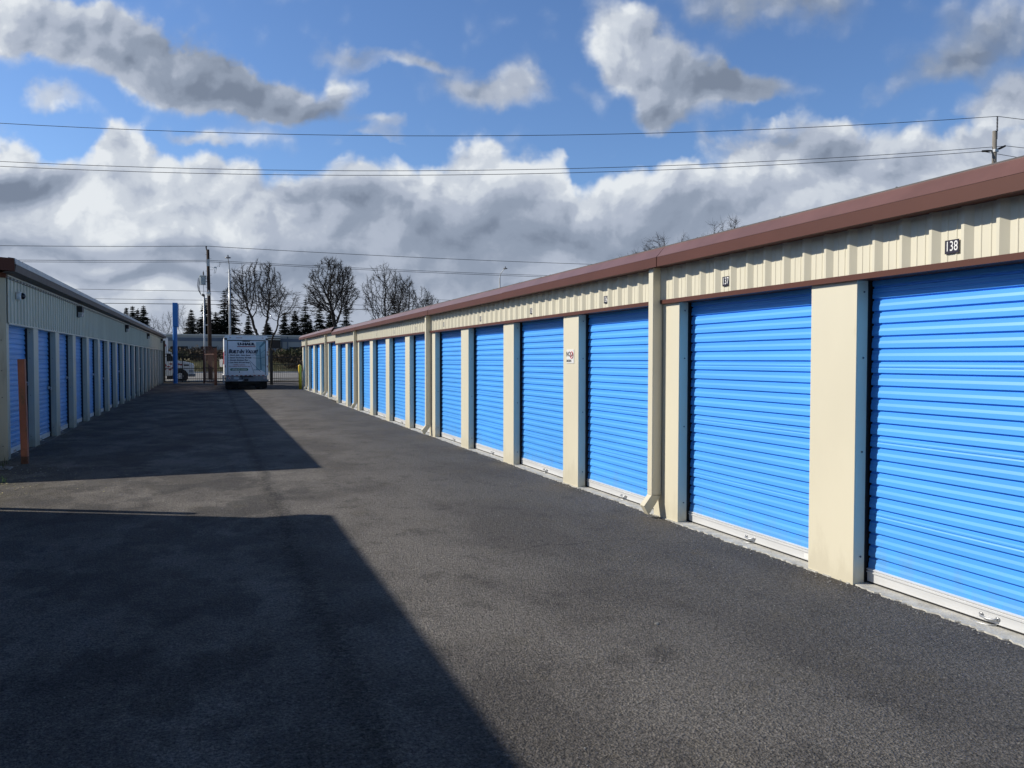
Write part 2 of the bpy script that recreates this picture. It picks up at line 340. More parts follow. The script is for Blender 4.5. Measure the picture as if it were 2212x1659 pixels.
def text_mesh(name, body, size, loc, rot, m, parent=None, align='CENTER', shear=0., offset=0., sx=1., smallcaps=False, extrude=.0, fit=None):
    cu = bpy.data.curves.new(name, 'FONT'); cu.body = body; cu.size = size; cu.align_x = align; cu.align_y = 'CENTER'
    cu.shear = shear; cu.offset = offset; cu.extrude = extrude; cu.resolution_u = 3
    if smallcaps:
        cu.small_caps_scale = .78
        for i, ch in enumerate(body): cu.body_format[i].use_small_caps = True
    o = bpy.data.objects.new(name, cu); C.objects.link(o)
    dg = bpy.context.evaluated_depsgraph_get()
    me = bpy.data.meshes.new_from_object(o.evaluated_get(dg)); bpy.data.objects.remove(o); bpy.data.curves.remove(cu)
    me.materials.clear(); me.materials.append(m)
    if fit:
        co = np.array([v.co for v in me.vertices]); lo, hi = co.min(0), co.max(0); kx, ky = fit[0]/(hi[0]-lo[0]), fit[1]/(hi[1]-lo[1])
        me.transform(Matrix.Diagonal((kx, ky, 1, 1)) @ Matrix.Translation((-(lo[0]+hi[0])/2, -(lo[1]+hi[1])/2, 0)))
    mt = Matrix.Translation(Vector(loc)) @ rot.to_4x4() @ Matrix.Diagonal((sx, 1, 1, 1))
    me.transform(mt)
    o = bpy.data.objects.new(name, me); C.objects.link(o)
    if parent is not None:
        o.parent = parent; o.location = -Vector(parent.get('_o', (0, 0, 0))) if parent.type != 'MESH' else (0, 0, 0)
    return o
ROT_Y = Matrix.Rotation(R(90), 3, 'X')                                   # reads from -Y
ROT_X = Matrix.Rotation(R(-90), 3, 'Z') @ Matrix.Rotation(R(90), 3, 'X')  # reads from -X
def sstep(a, b, x): x = np.clip((x-a)/(b-a), 0, 1); return x*x*(3-2*x)

# ------------------------------------------------------------------ ground, lot, road
def zlot(x, y):
    a = .10*sstep(29.2, 33.5, y)*sstep(-1.5, 4.0, x)
    b = .10*sstep(38, 50, y)
    return max(a, b)
def sheet(name, xs, ys, zf, m, mats=None):
    mb = MB(); nx, ny = len(xs), len(ys)
    mb.v = [(x, y, zf(x, y)) for y in ys for x in xs]
    mb.f = [(j*nx+i, j*nx+i+1, (j+1)*nx+i+1, (j+1)*nx+i) for j in range(ny-1) for i in range(nx-1)]; mb.mi = [0]*len(mb.f)
    o = mb.build(name, m, smooth=True, recalc=False); o['kind'] = 'structure'; return o
rr = random.Random(5)
def zg(x, y):
    z = np.interp(y, [-60, 10, 30, 50, 99.2, 101, 112, 126, 140, 165, 300, 900], [-.06, -.06, -.06, .04, .04, .16, .75, 1.7, 2.35, 2.62, 3., 3.])
    return float(z)
ys = list(np.linspace(-60, 99, 12)) + [99.2, 101, 105, 108, 112, 116, 121, 126, 132, 140, 150, 165, 200, 300, 500, 900]
sheet('ground', list(np.linspace(-500, 500, 60)), ys, zg, soil)
sheet('asphalt_lot', list(np.linspace(-14, -3.2, 6)) + list(np.arange(-3., 4.3, .5)) + [4.24, 4.6, 6, 9, 13, 18], list(np.arange(-14, 57.1, .8)), lambda x, y: zlot(x, y), asphalt)
sheet('pavement', [-200, -60, -20, 0, 20, 60, 200], [57.2, 58.5, 60.6], lambda x, y: .15, pave)
mb = MB(); mb.box(-200, 200, 60.6, 60.85, -.05, .17); k = mb.build('kerb', pave); k['kind'] = 'structure'
sheet('road', [-300, -60, -20, 0, 20, 60, 300], [60.85, 80, 99.5], lambda x, y: .062, roadm)
mb = MB(); mb.box(-300, 300, 99.5, 99.75, -.05, .19); k = mb.build('kerb', pave); k['kind'] = 'structure'
mb = MB()
mb.add([(-300, 92.4, .067), (300, 92.4, .067), (300, 92.8, .067), (-300, 92.8, .067)], [(0, 1, 2, 3)])
mb.add([(-300, 79.2, .067), (300, 79.2, .067), (300, 79.35, .067), (-300, 79.35, .067)], [(0, 1, 2, 3)])
k = mb.build('road_marking', paintw, recalc=False); k['kind'] = 'structure'

# ------------------------------------------------------------------ roller door (built for side s: +1 faces -X on the right, -1 faces +X on the left)
def door_profile(x, z0, z1, s):
    p = .0875; out = []; z = z0; i = 0
    while z < z1 - .001:
        q = [(.0170, 0.0), (0.0, .0035), (0.0, .033), (.0055, .052), (.0055, p-.0165), (.0170, p-.0115)]
        if i % 6 == 4: q = [(.0170, 0.0), (0.0, .0035), (0.0, .028), (.003, .035), (.003, .0400), (.009, .0405), (.009, .0425), (.003, .0430), (.003, .052), (.0055, .062), (.0055, p-.0165), (.0170, p-.0115)]
        for a, b in q:
            if z+b <= z1: out.append((x + s*a, z+b))
        z += p; i += 1
    return out
def make_door(par, s, xw, y0, y1, zb, ztop, latch=None, handle=True, sticker=True, seed=0):
    xc = xw + s*.135
    mb = MB(); pr = door_profile(xc, zb+.112, ztop+.06, s)
    n = len(pr); mb.v = [(a, y0+.004, b) for a, b in pr] + [(a, y1-.004, b) for a, b in pr]
    mb.f = [(i, i+1, n+i+1, n+i) for i in range(n-1)]; mb.mi = [0]*len(mb.f)
    if s < 0: mb.f = [tuple(reversed(f)) for f in mb.f]
    d = mb.build('roller_door', blue if s > 0 else blue_sh, par, recalc=False)
    b = MB()
    x = xc + s*.004
    prof = [(x+s*.02, zb+.022), (x-s*.012, zb+.022), (x-s*.012, zb+.082), (x-s*.020, zb+.085), (x-s*.020, zb+.094), (x-s*.010, zb+.097), (x-s*.010, zb+.102), (x-s*.018, zb+.105), (x-s*.018, zb+.112), (x-s*.002, zb+.118), (x+s*.02, zb+.118)]
    b.prism(prof, y0+.003, y1-.003); b.build('bottom_bar', alu, d)
    b = MB(); b.box(x+s*.015, x-s*.008, y0+.003, y1-.003, zb+.004, zb+.022); b.build('rubber_seal', rubber, d)
    if handle:
        yh = (y0+y1)/2 - .05; xf = x - s*.012; b = MB()
        for q in (-.055, .055):
            b.lathe((xf-s*.003, yh+q, zb+.055), [(.014, -.003), (.014, .003)], 14, 'x')
        b.tube([(xf-s*.004, yh-.055, zb+.055), (xf-s*.022, yh-.045, zb+.05), (xf-s*.028, yh, zb+.047), (xf-s*.022, yh+.045, zb+.05), (xf-s*.004, yh+.055, zb+.055)], .007, 8)
        b.tube([(xf, yh-.05, zb+.018), (xf-s*.03, yh-.02, zb+.012), (xf-s*.045, yh+.05, zb+.010), (xf-s*.02, yh+.11, zb+.012)], .005, 6)
        b.build('pull_handle', chrome, d, smooth=True)
    if sticker:
        xf = x - s*.0135; b = MB()
        for (a, c_) in ((.03, .115), (.12, .19)):
            yy0 = y0 + a if s > 0 else y1 - a; yy1 = y0 + c_ if s > 0 else y1 - c_
            b.add([(xf, yy0, zb+.034), (xf, yy1, zb+.034), (xf, yy1, zb+.074), (xf, yy0, zb+.074)], [(0, 1, 2, 3)])
        b.build('sticker', white, d)
    if latch:
        b = MB(); yl = y1 - .10; xf = xc - s*.004
        b.box(xf, xf-s*.02, yl-.06, yl+.05, zb+latch-.03, zb+latch+.03); b.tube([(xf-s*.012, yl-.10, zb+latch), (xf-s*.012, yl+.09, zb+latch)], .008, 6)
        b.tube([(xf-s*.03, yl+.01, zb+latch+.01), (xf-s*.05, yl+.02, zb+latch), (xf-s*.045, yl+.03, zb+latch-.05)], .012, 6)
        b.build('latch', chrome, d)
    return d
def pillar(par, s, xw, y0, y1, zb, ztop, m, depth=.10, wob=0.):
    mb = MB(); x0, x1 = xw, xw + s*depth
    # folded sheet with slightly crooked edges, split in height so the face is not dead flat
    mb.box(x0, x1, y0, y1, zb-.03, ztop)
    mb.k = 1
    for z in (zb+.20, zb+.95, zb+1.62, ztop-.09):
        for yq, sg in ((y0, -1), (y1, 1)):
            mb.lathe((xw+s*.062, yq+sg*.003, z), [(.0085, -.003), (.006, .0035)], 8, 'y')
    o = mb.build('pillar', [m, screw], par, bevel=.004)
    t_ = MB(); t_.box(x1+s*.0006, x1+s*.055, y0+.012, y1-.012, zb-.02, ztop); t_.build('door_track', darkgap, o)
    return o
def ribbed(par, s, xw, y0, y1, z0, z1, m, pitch=.231, phase=3.80, depth=.03, fine=False, name='header_panel'):
    # rib tops stand 'depth' proud of the flats; two small swages in every flat
    prof = []
    if fine: seg = [(0, 1.), (.045, 1.), (.075, 0), (.25, 0), (.27, .12), (.30, 0), (.55, 0), (.58, .12), (.60, 0), (.97, 0)]
    else: seg = [(0., 1.), (.09, 1.), (.15, 0.), (.30, 0.), (.315, .11), (.355, .11), (.37, 0.), (.58, 0.), (.595, .11), (.635, .11), (.65, 0.), (.81, 0.)]
    k = math.floor((y0-phase)/pitch)-1
    while phase + k*pitch < y1:
        for a, h in seg:
            y = phase + (k+a)*pitch
            if y0 <= y <= y1: prof.append((y, xw - s*depth*h))
        k += 1
    prof = [(y0, prof[0][1])] + prof + [(y1, prof[-1][1])]
    n = len(prof); mb = MB()
    mb.v = [(x, y, z0) for y, x in prof] + [(x, y, z1) for y, x in prof]
    mb.f = [(i, i+1, n+i+1, n+i) for i in range(n-1)]
    if s > 0: mb.f = [tuple(reversed(f)) for f in mb.f]
    mb.mi = [0]*len(mb.f)
    return mb.build(name, m, par, recalc=False)

# ------------------------------------------------------------------ right-hand storage building
XR = 4.253
rb = thing('storage_building', 'long cream storage building with blue roller doors and brown eaves, along the right', 'building', (XR, 18, 0))
BAY = 2.30; YC = [4.446 + BAY*k for k in range(-4, 12)]           # near corners of the pillars
ZT = 2.166
for y in YC: pillar(rb, 1, XR, y, y+.46, 0, ZT+.01, cream)
for i, y in enumerate(YC):
    y0 = y - 1.84
    make_door(rb, 1, XR, y0, y, .0, ZT, seed=i)
YS = 30.2; DZ = .10
YC2 = [32.27, 34.65, 37.03, 39.45, 41.89]
prev = YC[-1] + .46
for i, y in enumerate(YC2):
    w = .46
    pillar(rb, 1, XR, y, y+w, DZ, ZT+DZ+.01, cream)
    make_door(rb, 1, XR, prev, y, DZ, ZT+DZ, seed=20+i)
    prev = y + w
def right_shell(y0, y1, dz, tag_=''):
    dz0 = dz
    hp = ribbed(rb, 1, XR+.0, y0, y1, ZT+.03+dz, 2.56+dz, corr)
    b = MB(); b.prism([(XR-.036, ZT+dz), (XR-.036, ZT+.040+dz), (XR-.026, ZT+.040+dz), (XR-.026, ZT+.012+dz), (XR+.14, ZT+.012+dz), (XR+.14, ZT+dz)], y0, y1); b.build('header_trim', brown, rb)
    # eave fascia: vertical face, sloping top face and soffit
    yl = y0
    while yl < y1 - .01:
        ye = min(yl+4.5, y1); jr = random.Random(int(yl*10)); e = .004 if int((yl-y0)/4.5) % 2 else 0; dz = dz0 + jr.uniform(-.004, .004)
        b = MB(); b.prism([(4.085-e, 2.520+dz), (4.085-e, 2.612+dz), (4.110, 2.618+dz), (4.110, 2.535+dz), (4.25, 2.545+dz), (4.25, 2.528+dz)], yl, ye-.006); b.build('fascia', brown, rb)
        b = MB(); b.prism([(4.0845-e, 2.614+dz), (4.175, 2.718+dz), (4.20, 2.727+dz), (4.20, 2.700+dz), (4.112, 2.619+dz)], yl, ye-.006); b.build('eave_flashing', brown_top, rb)
        yl = ye
    dz = dz0; b = MB()
    b.prism([(4.17, 2.7275+dz), (10.9, 2.93+dz), (10.9, 2.88+dz), (4.205, 2.675+dz)], y0+.01, y1-.01); b.build('roof', roofm, rb)
    b = MB()
    yq = y0 + .3
    while yq < y1: b.lathe((4.19, yq, 2.724+dz), [(.009, 0), (.011, .006), (.004, .013)], 8); yq += 1.15
    b.build('roof_screw', screw, rb)
right_shell(-6.6, YS, 0.); right_shell(YS+.002, 42.42, DZ)
b = MB(); b.box(XR+.20, XR+6.5, -6.5, YS-.1, .02, 2.5); b.box(XR+.20, XR+6.5, YS-.1, 42.36, .1, 2.6); b.build('inner_wall', darkgap, rb)
b = MB(); b.box(XR+.012, XR+6.6, 42.362, 42.40, .05, 2.66); b.box(XR+.01, XR+6.6, -6.56, -6.52, 0, 2.6); b.build('end_wall', corr, rb)
# foundation slab with a ragged front edge where the asphalt meets it
mb = MB(); rr = random.Random(3); yv = np.arange(-6.5, 42.5, .022); n = len(yv)
top = []; bot = []
for y in yv:
    dz = DZ if y > YS-.3 else 0
    x = XR - .012 + rr.uniform(-.016, .020) + .010*math.sin(y*1.7) + .012*math.sin(y*7.3)*rr.random()
    top.append((x, y, dz+.009)); bot.append((x-.012, y, dz-.03))
back = [(XR+.25, y, (DZ if y > YS-.3 else 0)+.009) for y in yv]
mb.v = bot + top + back
mb.f = [(i, i+1, n+i+1, n+i) for i in range(n-1)] + [(n+i, n+i+1, 2*n+i+1, 2*n+i) for i in range(n-1)]; mb.mi = [0]*len(mb.f)
mb.build('foundation', concrete, rb)
def downspout(y, dz):
    b = MB(); x0, x1, ya, yb = 4.135, 4.245, y+.30, y+.39
    b.box(x0, x1, ya, yb, .235+dz, 2.53+dz)
    # kick-out at the foot, towards the drive
    b.add([(x0, ya+.002, .235+dz), (x1, ya+.002, .225+dz), (x1, yb-.002, .225+dz), (x0, yb-.002, .235+dz),
           (x0-.085, ya+.002, .130+dz), (x0-.03, ya+.002, .035+dz), (x0-.03, yb-.002, .035+dz), (x0-.085, yb-.002, .130+dz)],
          [(0, 1, 5, 4), (1, 2, 6, 5), (2, 3, 7, 6), (3, 0, 4, 7), (4, 5, 6, 7), (0, 3, 2, 1)])
    o = b.build('downspout', cream, rb, bevel=.004)
for y, dz in ((YC[5], 0), (YC[9], 0), (YC[13], 0), (32.27, DZ), (39.45, DZ)): downspout(y, dz)
# unit number plates
for k in range(0, 10):
    y = 3.668 + 2.31*k; num = 138-k; od = ('nearest', 'second', 'third', 'fourth', 'fifth', 'sixth', 'seventh', 'eighth', 'ninth', 'tenth')[k]
    n = thing('number_plate', f'black plate with white number {num} above the {od} right-hand door from the camera', 'number plate', (XR-.004, y, 2.26), 'black unit number plates above the right-hand doors')
    b = MB(); b.box(XR-.0135, XR-.0085, y-.05, y+.05, 2.258, 2.342)
    b.build('plate', plate, n, bevel=.002)
    text_mesh('number', str(num), .086, (XR-.0150, y, 2.3), ROT_X, white_e, n, sx=.70, offset=.0003)
# no smoking sign
y = YC[6] + .235
n = thing('no_smoking_sign', 'white NO SMOKING sign with red circle on a cream pillar between blue doors', 'sign', (XR-.002, y, 1.56))
b = MB(); b.box(XR-.006, XR-.001, y-.11, y+.11, 1.56, 1.735); b.build('sign_board', white, n, bevel=.002)
blk = mat('sign_black', (.02, .02, .02), .5); red = mat('sign_red', (.55, .02, .03), .5)
text_mesh('lettering', 'NO', .085, (XR-.0072, y+.055, 1.675), ROT_X, blk, n, sx=.95, offset=.002)
text_mesh('lettering', 'SMOKING', .042, (XR-.0072, y+.035, 1.59), ROT_X, blk, n, sx=.8, offset=.001)
b = MB(); b.tube([(XR-.0075, y-.05+.042*math.cos(a), 1.665+.042*math.sin(a)) for a in np.linspace(0, 2*math.pi, 25)], .005, 6)
b.tube([(XR-.0075, y-.05-.03, 1.665+.03), (XR-.0075, y-.05+.03, 1.665-.03)], .005, 6); b.build('prohibition_ring', red, n)
b = MB(); b.box(XR-.0075, XR-.0062, y-.08, y-.03, 1.658, 1.667); b.build('cigarette', blk, n)

# ------------------------------------------------------------------ left-hand storage building
XL = -3.06
lb = thing('storage_building', 'grey-green storage building with shaded blue doors and dark eaves, along the left', 'building', (XL, 35, 0))
def left_shell(par, XL, y0, y1, ph=15.):
    ZL = 2.154
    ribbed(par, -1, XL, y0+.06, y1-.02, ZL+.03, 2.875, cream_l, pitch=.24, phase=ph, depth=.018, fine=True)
    b = MB(); b.box(XL+.02, XL-.13, y0+.1, y1-.1, ZL, ZL+.028); b.build('header_trim', cream_l, par)
    b = MB(); b.box(XL+.035, XL+.0, y0, y1, 2.905, 2.93)
    yq = y0+.06
    b.build('soffit_vent', cream_l, par)
    b = MB(); b.box(XL+.028, XL+.001, y0+.02, y1, 2.8755, 2.9045); b.build('closure_strip', closure, par)
    yl = y0 - .28
    while yl < y1:
        ye = min(yl+6., y1+.12)
        b = MB(); b.prism([(XL+.19, 2.955), (XL+.205, 3.065), (XL+.185, 3.067), (XL+.17, 2.97), (XL+.03, 2.945), (XL+.03, 2.932)], yl, ye-.003); b.build('fascia', brown_d, par)
        b = MB(); b.prism([(XL+.207, 3.067), (XL+.185, 3.160), (XL+.10, 3.172), (XL+.10, 3.15), (XL+.17, 3.07)], yl, ye-.003); b.build('eave_flashing', eave_l, par)
        yl = ye
    b = MB(); b.prism([(XL+.15, 3.1605), (XL-3.6, 3.38), (XL-7.4, 3.16), (XL-7.4, 3.10), (XL-3.6, 3.32), (XL+.12, 3.11)], y0-.26, y1+.1); b.build('roof', roofm, par)
    # gable trim and gable wall on the near end
    b = MB(); b.prism([(XL+.186, 2.96), (XL+.186, 3.155), (XL-3.6, 3.372), (XL-7.4, 3.15), (XL-7.4, 2.95), (XL-3.6, 3.17)], y0-.30, y0-.265)
    b.prism([(XL+.02, 2.875), (XL+.02, 2.955), (XL-3.6, 3.17), (XL-7.2, 2.95), (XL-7.2, 2.87), (XL-3.6, 3.09)], y0-.06, y0-.012)
    b.build('rake_trim', brown, par)
    b = MB(); b.prism([(XL, -.02), (XL, 2.93), (XL-3.6, 3.15), (XL-7.2, 2.93), (XL-7.2, -.02)], y0, y0+.04)
    b.prism([(XL-.22, .0), (XL-.22, 2.9), (XL-3.6, 3.10), (XL-7.1, 2.9), (XL-7.1, .0)], y0+.041, y1-.04)
    b.prism([(XL, -.02), (XL, 2.93), (XL-3.6, 3.15), (XL-7.2, 2.93), (XL-7.2, -.02)], y1-.04, y1)
    b.k = 1
    for z in (.23, 1.0, 1.42, 1.9): b.lathe((XL-.07, y0-.003, z), [(.009, -.003), (.006, .003)], 8, 'y')
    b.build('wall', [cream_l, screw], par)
    b = MB(); b.box(XL+.012, XL-.24, y0+.03, y1-.03, -.03, .012); b.build('foundation', concrete_d, par)
left_shell(lb, XL, 14.55, 55.4, 14.6)
YL = [16.57 + 2.135*k for k in range(18)]
b = MB(); b.box(XL, XL-.1, 14.59, 14.72, -.03, 2.17); b.build('pillar', cream_l, lb, bevel=.004)
prev = 14.72
for i, y in enumerate(YL):
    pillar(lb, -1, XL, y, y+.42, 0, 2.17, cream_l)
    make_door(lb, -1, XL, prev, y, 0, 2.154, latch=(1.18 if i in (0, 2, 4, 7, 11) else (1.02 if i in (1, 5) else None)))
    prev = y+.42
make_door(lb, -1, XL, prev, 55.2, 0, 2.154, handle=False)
# the neighbouring building beside the camera: only its shadow reaches the photograph
nb_ = thing('storage_building', 'storage building beside the camera whose shadow covers the near asphalt', 'building', (-3.42, 0, 0))
left_shell(nb_, -3.42, -14., 10.4, 0.)
for k in range(11):
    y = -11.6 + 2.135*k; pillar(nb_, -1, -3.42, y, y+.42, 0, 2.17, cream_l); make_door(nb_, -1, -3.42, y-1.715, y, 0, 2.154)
# far-end corner of that roof
b = MB(); b.prism([(-3.42+.186, 2.96), (-3.42+.186, 3.155), (-7.02, 3.372), (-10.8, 3.15), (-10.8, 2.95), (-7.02, 3.17)], 10.52, 10.55); b.build('rake_trim', brown, nb_)

# wall lights on the left building
wl = None
for (y, lab) in ((21.46, 'nearest dark wall light, high on the grey-green wall of the left building'), (32.4, 'second dark wall light along the left building wall'),
                 (42.5, 'third dark wall light along the left building wall'), (53.0, 'farthest dark wall light, above the end of the left building')):
    if wl is None:
        wl = thing('wall_light', lab, 'wall light', (XL, y, 2.6), 'dark wall lights on the left building')
        b = MB(); b.box(XL+.018, XL+.05, y-.14, y+.14, 2.60, 2.86); b.prism([(XL+.05, 2.72), (XL+.14, 2.72), (XL+.14, 2.84), (XL+.125, 2.86), (XL+.05, 2.86)], y-.14, y+.14); b.build('housing', black, wl, bevel=.008)
        b = MB(); b.prism([(XL+.051, 2.61), (XL+.125, 2.62), (XL+.138, 2.719), (XL+.051, 2.719)], y-.125, y+.125)
        b.build('glass_lens', mat('ribbed_glass', (.42, .43, .44), .25, var=.2, vscale=30., spec=.6), wl)
        y00 = y
    else:
        c = copy_tree(wl, move=(0, y-y00, 0)); tag(c, lab)
# security camera
n = thing('security_camera', 'small white dome camera with black lens, high on the near corner of left building', 'camera', (XL, 15.2, 2.58))
b = MB(); b.lathe((XL+.018, 15.2, 2.64), [(.065, 0), (.072, .01), (.072, .06), (.06, .075)], 20, 'x'); b.build('housing', white, n, smooth=True)
b = MB(); b.lathe((XL+.093, 15.2, 2.64), [(.056, 0), (.052, .02), (.036, .045), (.014, .056), (.002, .058)], 20, 'x'); b.build('dome', mat('dark_glass', (.01, .01, .015), .1), n, smooth=True)

# ------------------------------------------------------------------ posts
rust = mat('rusty_orange_paint', (.38, .12, .06), .6, var=.25, vscale=4., stretch=(1, 1, .5), dirt=(.20, .10, .045, .52), dscale=5., bump=.3, bscale=25.)
rust2 = mat('bare_rusty_steel', (.13, .055, .03), .8, var=.4, vscale=8.)
def steel_post(x, y, h, lab, dx=-.025):
    n = thing('steel_post', lab, 'post', (x, y, 0), 'square steel guard posts beside the left buildings')
    b = MB(); w = .048
    b.add([(x-w, y-w, .11), (x+w, y-w, .11), (x+w, y+w, .11), (x-w, y+w, .11), (x+dx-w, y-w, h), (x+dx+w, y-w, h+.004), (x+dx+w, y+w, h+.004), (x+dx-w, y+w, h)],
          [(0, 3, 2, 1), (4, 5, 6, 7), (0, 1, 5, 4), (1, 2, 6, 5), (2, 3, 7, 6), (3, 0, 4, 7)]); b.build('tube', rust, n, bevel=.008)
    b = MB(); b.box(x-w*1.02, x+w*1.02, y-w*1.02, y+w*1.02, -.05, .112); b.build('rusted_foot', rust2, n, bevel=.006)
steel_post(-2.735, 14.05, 1.60, 'leaning orange-red rusty steel post at near corner of the left building')
steel_post(-2.42, 10.02, 1.60, 'steel post left of the camera, casting the long thin shadow line')
yel = mat('yellow_bollard_paint', (.85, .55, .03), .45, var=.1, vscale=5., dirt=(.4, .25, .05, .66), dscale=6.)
b = MB(); b.tube([(4.10, 41.9, .0), (4.085, 41.9, .9), (4.068, 41.9, 1.28), (4.066, 41.9, 1.33), (4.066, 41.9, 1.352)], [.078, .078, .078, .062, .02], 16)
o = b.build('bollard', yel, smooth=True); tag(center(o), 'yellow steel bollard at the far corner of the right building', 'bollard')

# ------------------------------------------------------------------ fence and gates
gatebrown = mat('brown_gate_steel', (.11, .045, .03), .6, var=.3, vscale=4.)
def fence(name, lab, cat, P0, P1, zb, H, posts, m, curve=.0, pr=.009, sp=.115, rails=(.25, .36, 1.18, 1.62), pm=None, postH=None):
    P0, P1 = Vector(P0), Vector(P1); L = (P1-P0).length; d = (P1-P0)/L; nrm = Vector((-d.y, d.x))
    n = thing(name, lab, cat, (*((P0+P1)/2), zb))
    b = MB(); k = sp/2
    while k < L:
        p = P0 + d*k
        pts = [(p.x, p.y, zb+.08), (p.x, p.y, zb+H-.42)]
        if curve: pts += [(p.x-nrm.x*curve*.25+d.x*0, p.y-nrm.y*curve*.25, zb+H-.22), (p.x-nrm.x*curve, p.y-nrm.y*curve, zb+H)]
        else: pts += [(p.x, p.y, zb+H-.35)]
        b.tube(pts, pr, 4, caps=False); k += sp
    b.build('pickets', m, n)
    for z in rails:
        b = MB(); a, c_ = P0, P1; w = nrm*.018
        b.add([(a.x-w.x, a.y-w.y, zb+z), (c_.x-w.x, c_.y-w.y, zb+z), (c_.x+w.x, c_.y+w.y, zb+z), (a.x+w.x, a.y+w.y, zb+z),
               (a.x-w.x, a.y-w.y, zb+z+.04), (c_.x-w.x, c_.y-w.y, zb+z+.04), (c_.x+w.x, c_.y+w.y, zb+z+.04), (a.x+w.x, a.y+w.y, zb+z+.04)],
              [(0, 3, 2, 1), (4, 5, 6, 7), (0, 1, 5, 4), (1, 2, 6, 5), (2, 3, 7, 6), (3, 0, 4, 7)]); b.build('rail', pm or m, n)
    for t_, w, h in posts:
        p = P0 + d*(L*t_); b = MB(); b.box(p.x-w, p.x+w, p.y-w, p.y+w, zb-.1, zb+h); b.box(p.x-w*1.15, p.x+w*1.15, p.y-w*1.15, p.y+w*1.15, zb+h, zb+h+.02); b.build('post', pm or m, n)
    return n
fence('metal_fence', 'black picket fence panel between the parked white truck and right building', 'fence', (3.2, 50.0), (9.5, 50.2), .10, 1.95, ((0., .085, 2.08), (1., .04, 1.95)), black)
fence('metal_fence', 'black picket fence with curved tips at the end of left building', 'fence', (-3.4, 56.1), (-.62, 56.1), .10, 2.35, ((.0, .03, 2.0), (.13, .07, 2.7), (.52, .03, 1.9), (1., .045, 1.95)), black, curve=.16, rails=(.22, 1.0-.1, 1.83, 1.66))
fence('metal_fence', 'black picket fence behind the open brown gate leaf', 'fence', (-.60, 56.1), (.75, 56.1), .10, 2.35, ((0., .03, 1.9),), black, curve=.16, rails=(.22, .9, 1.83))
g_ = fence('gate', 'brown steel gate leaf standing open beside the utility pole', 'gate', (-.62, 53.7), (.06, 49.7), .10, 2.30, ((0., .05, 2.12), (1., .085, 2.15)), gatebrown, curve=.22, pr=.014, sp=.29, rails=(.28, .98, 1.80))
# blue sign post
bluep = mat('blue_sign_paint', (.018, .17, .52), .45, var=.05)
n = thing('pole_sign', 'tall blue pole carrying a narrow blue box sign, beyond the left building', 'sign', (-2.3, 54.4, .1))
b = MB(); b.tube([(-2.3, 54.4, .0), (-2.3, 54.4, 3.68)], .135, 16); b.build('pole', bluep, n, smooth=False)
b = MB(); b.box(-2.42, -2.12, 54.1, 55.7, 3.66, 5.14); b.build('sign_box', bluep, n, bevel=.02)

# ------------------------------------------------------------------ parked box truck (rear view)
tw = mat('truck_white_paint', (.84, .84, .84), .4, var=.04, vscale=2.); tw2 = mat('truck_door_white', (.82, .83, .85), .45, var=.04, vscale=3.)
grey = mat('bumper_grey', (.20, .215, .24), .55, var=.15, vscale=6.); tyre = mat('tyre', (.012, .012, .013), .9)
navy = mat('decal_navy', (.012, .016, .05), .5); dred = mat('decal_red', (.30, .012, .03), .5); dgreen = mat('decal_green', (.01, .13, .05), .5)
teal = mat('decal_teal', (.34, .50, .55), .5, var=.15, vscale=2.); teal2 = mat('decal_dark_teal', (.10, .22, .28), .5); lens = mat('red_lens', (.30, .01, .01), .3)
TY = 43.2; TX0, TX1 = .47, 2.61; TZ = .085
tk = thing('box_truck', 'white rental box truck parked at the gate, seen from behind with lettered rear door', 'truck', (1.54, TY+2.5, TZ))
def rrect(x0, x1, z0, z1, r, n=5):
    pts = [(x0, z0), (x1, z0)]
    for cx, cz, a0 in ((x1-r, z1-r, 0), (x0+r, z1-r, 90)):
        for i in range(n+1): a = R(a0+90*i/n); pts.append((cx+r*math.cos(a), cz+r*math.sin(a)))
    return pts
b = MB(); b.prism(rrect(TX0, TX1, .80, 2.83, .13), TY+.02, TY+4.7)
# cab-over attic
b.prism(rrect(TX0+.03, TX1-.03, 2.05, 2.80, .12), TY+4.7, TY+5.5)
b.build('box_body', tw, tk, bevel=.02)
b = MB(); fr = rrect(TX0, TX1, .80, 2.83, .13)
x0, x1, z0, z1 = TX0+.15, TX1-.11, .80, 2.60
b.box(TX0, x0, TY-.02, TY+.02, .80, 2.70); b.box(x1, TX1, TY-.02, TY+.02, .80, 2.70)
b.prism(rrect(TX0, TX1, z1, 2.83, .13), TY-.02, TY+.0198); b.build('rear_frame', tw, tk)
b = MB(); 
for i in range(6):
    za = .84 + (z1-.86)*i/6; zb_ = .84 + (z1-.86)*(i+1)/6 - .008
    b.box(x0+.03, x1-.03, TY+.002, TY+.03, za, zb_)
rd = b.build('rear_door', tw2, tk)
b = MB(); b.box(x0, x0+.028, TY-.005, TY+.019, .82, z1); b.box(x1-.028, x1, TY-.005, TY+.019, .82, z1); b.box(x0+.028, x1-.028, TY-.005, TY+.019, z1-.045, z1); b.box(1.36, 1.72, TY-.03, TY-.006, z1-.075, z1+.0)
b.build('door_seal', rubber, tk)
def tx(px, pz):   # position on the rear, from the drawing of the rear door
    return TX0 + (px-225)/(1890-225)*(TX1-TX0), 2.585 - (pz-85)/(1385-85)*(2.585-.845)
def quad(name, pts, m, par, y):
    b = MB(); b.add([(p[0], y, p[1]) for p in pts], [tuple(range(len(pts)))]); return b.build(name, m, par, recalc=False)
YD = TY-.003
quad('decal_scene', [tx(1420, 1350), tx(1840, 1350), tx(1810, 135), tx(1420, 135)][::1], teal, rd, YD+.003)
quad('decal_floor', [tx(1250, 1350), tx(1835, 1350), tx(1620, 1225), tx(1320, 1225)], tw2, rd, YD+.002)
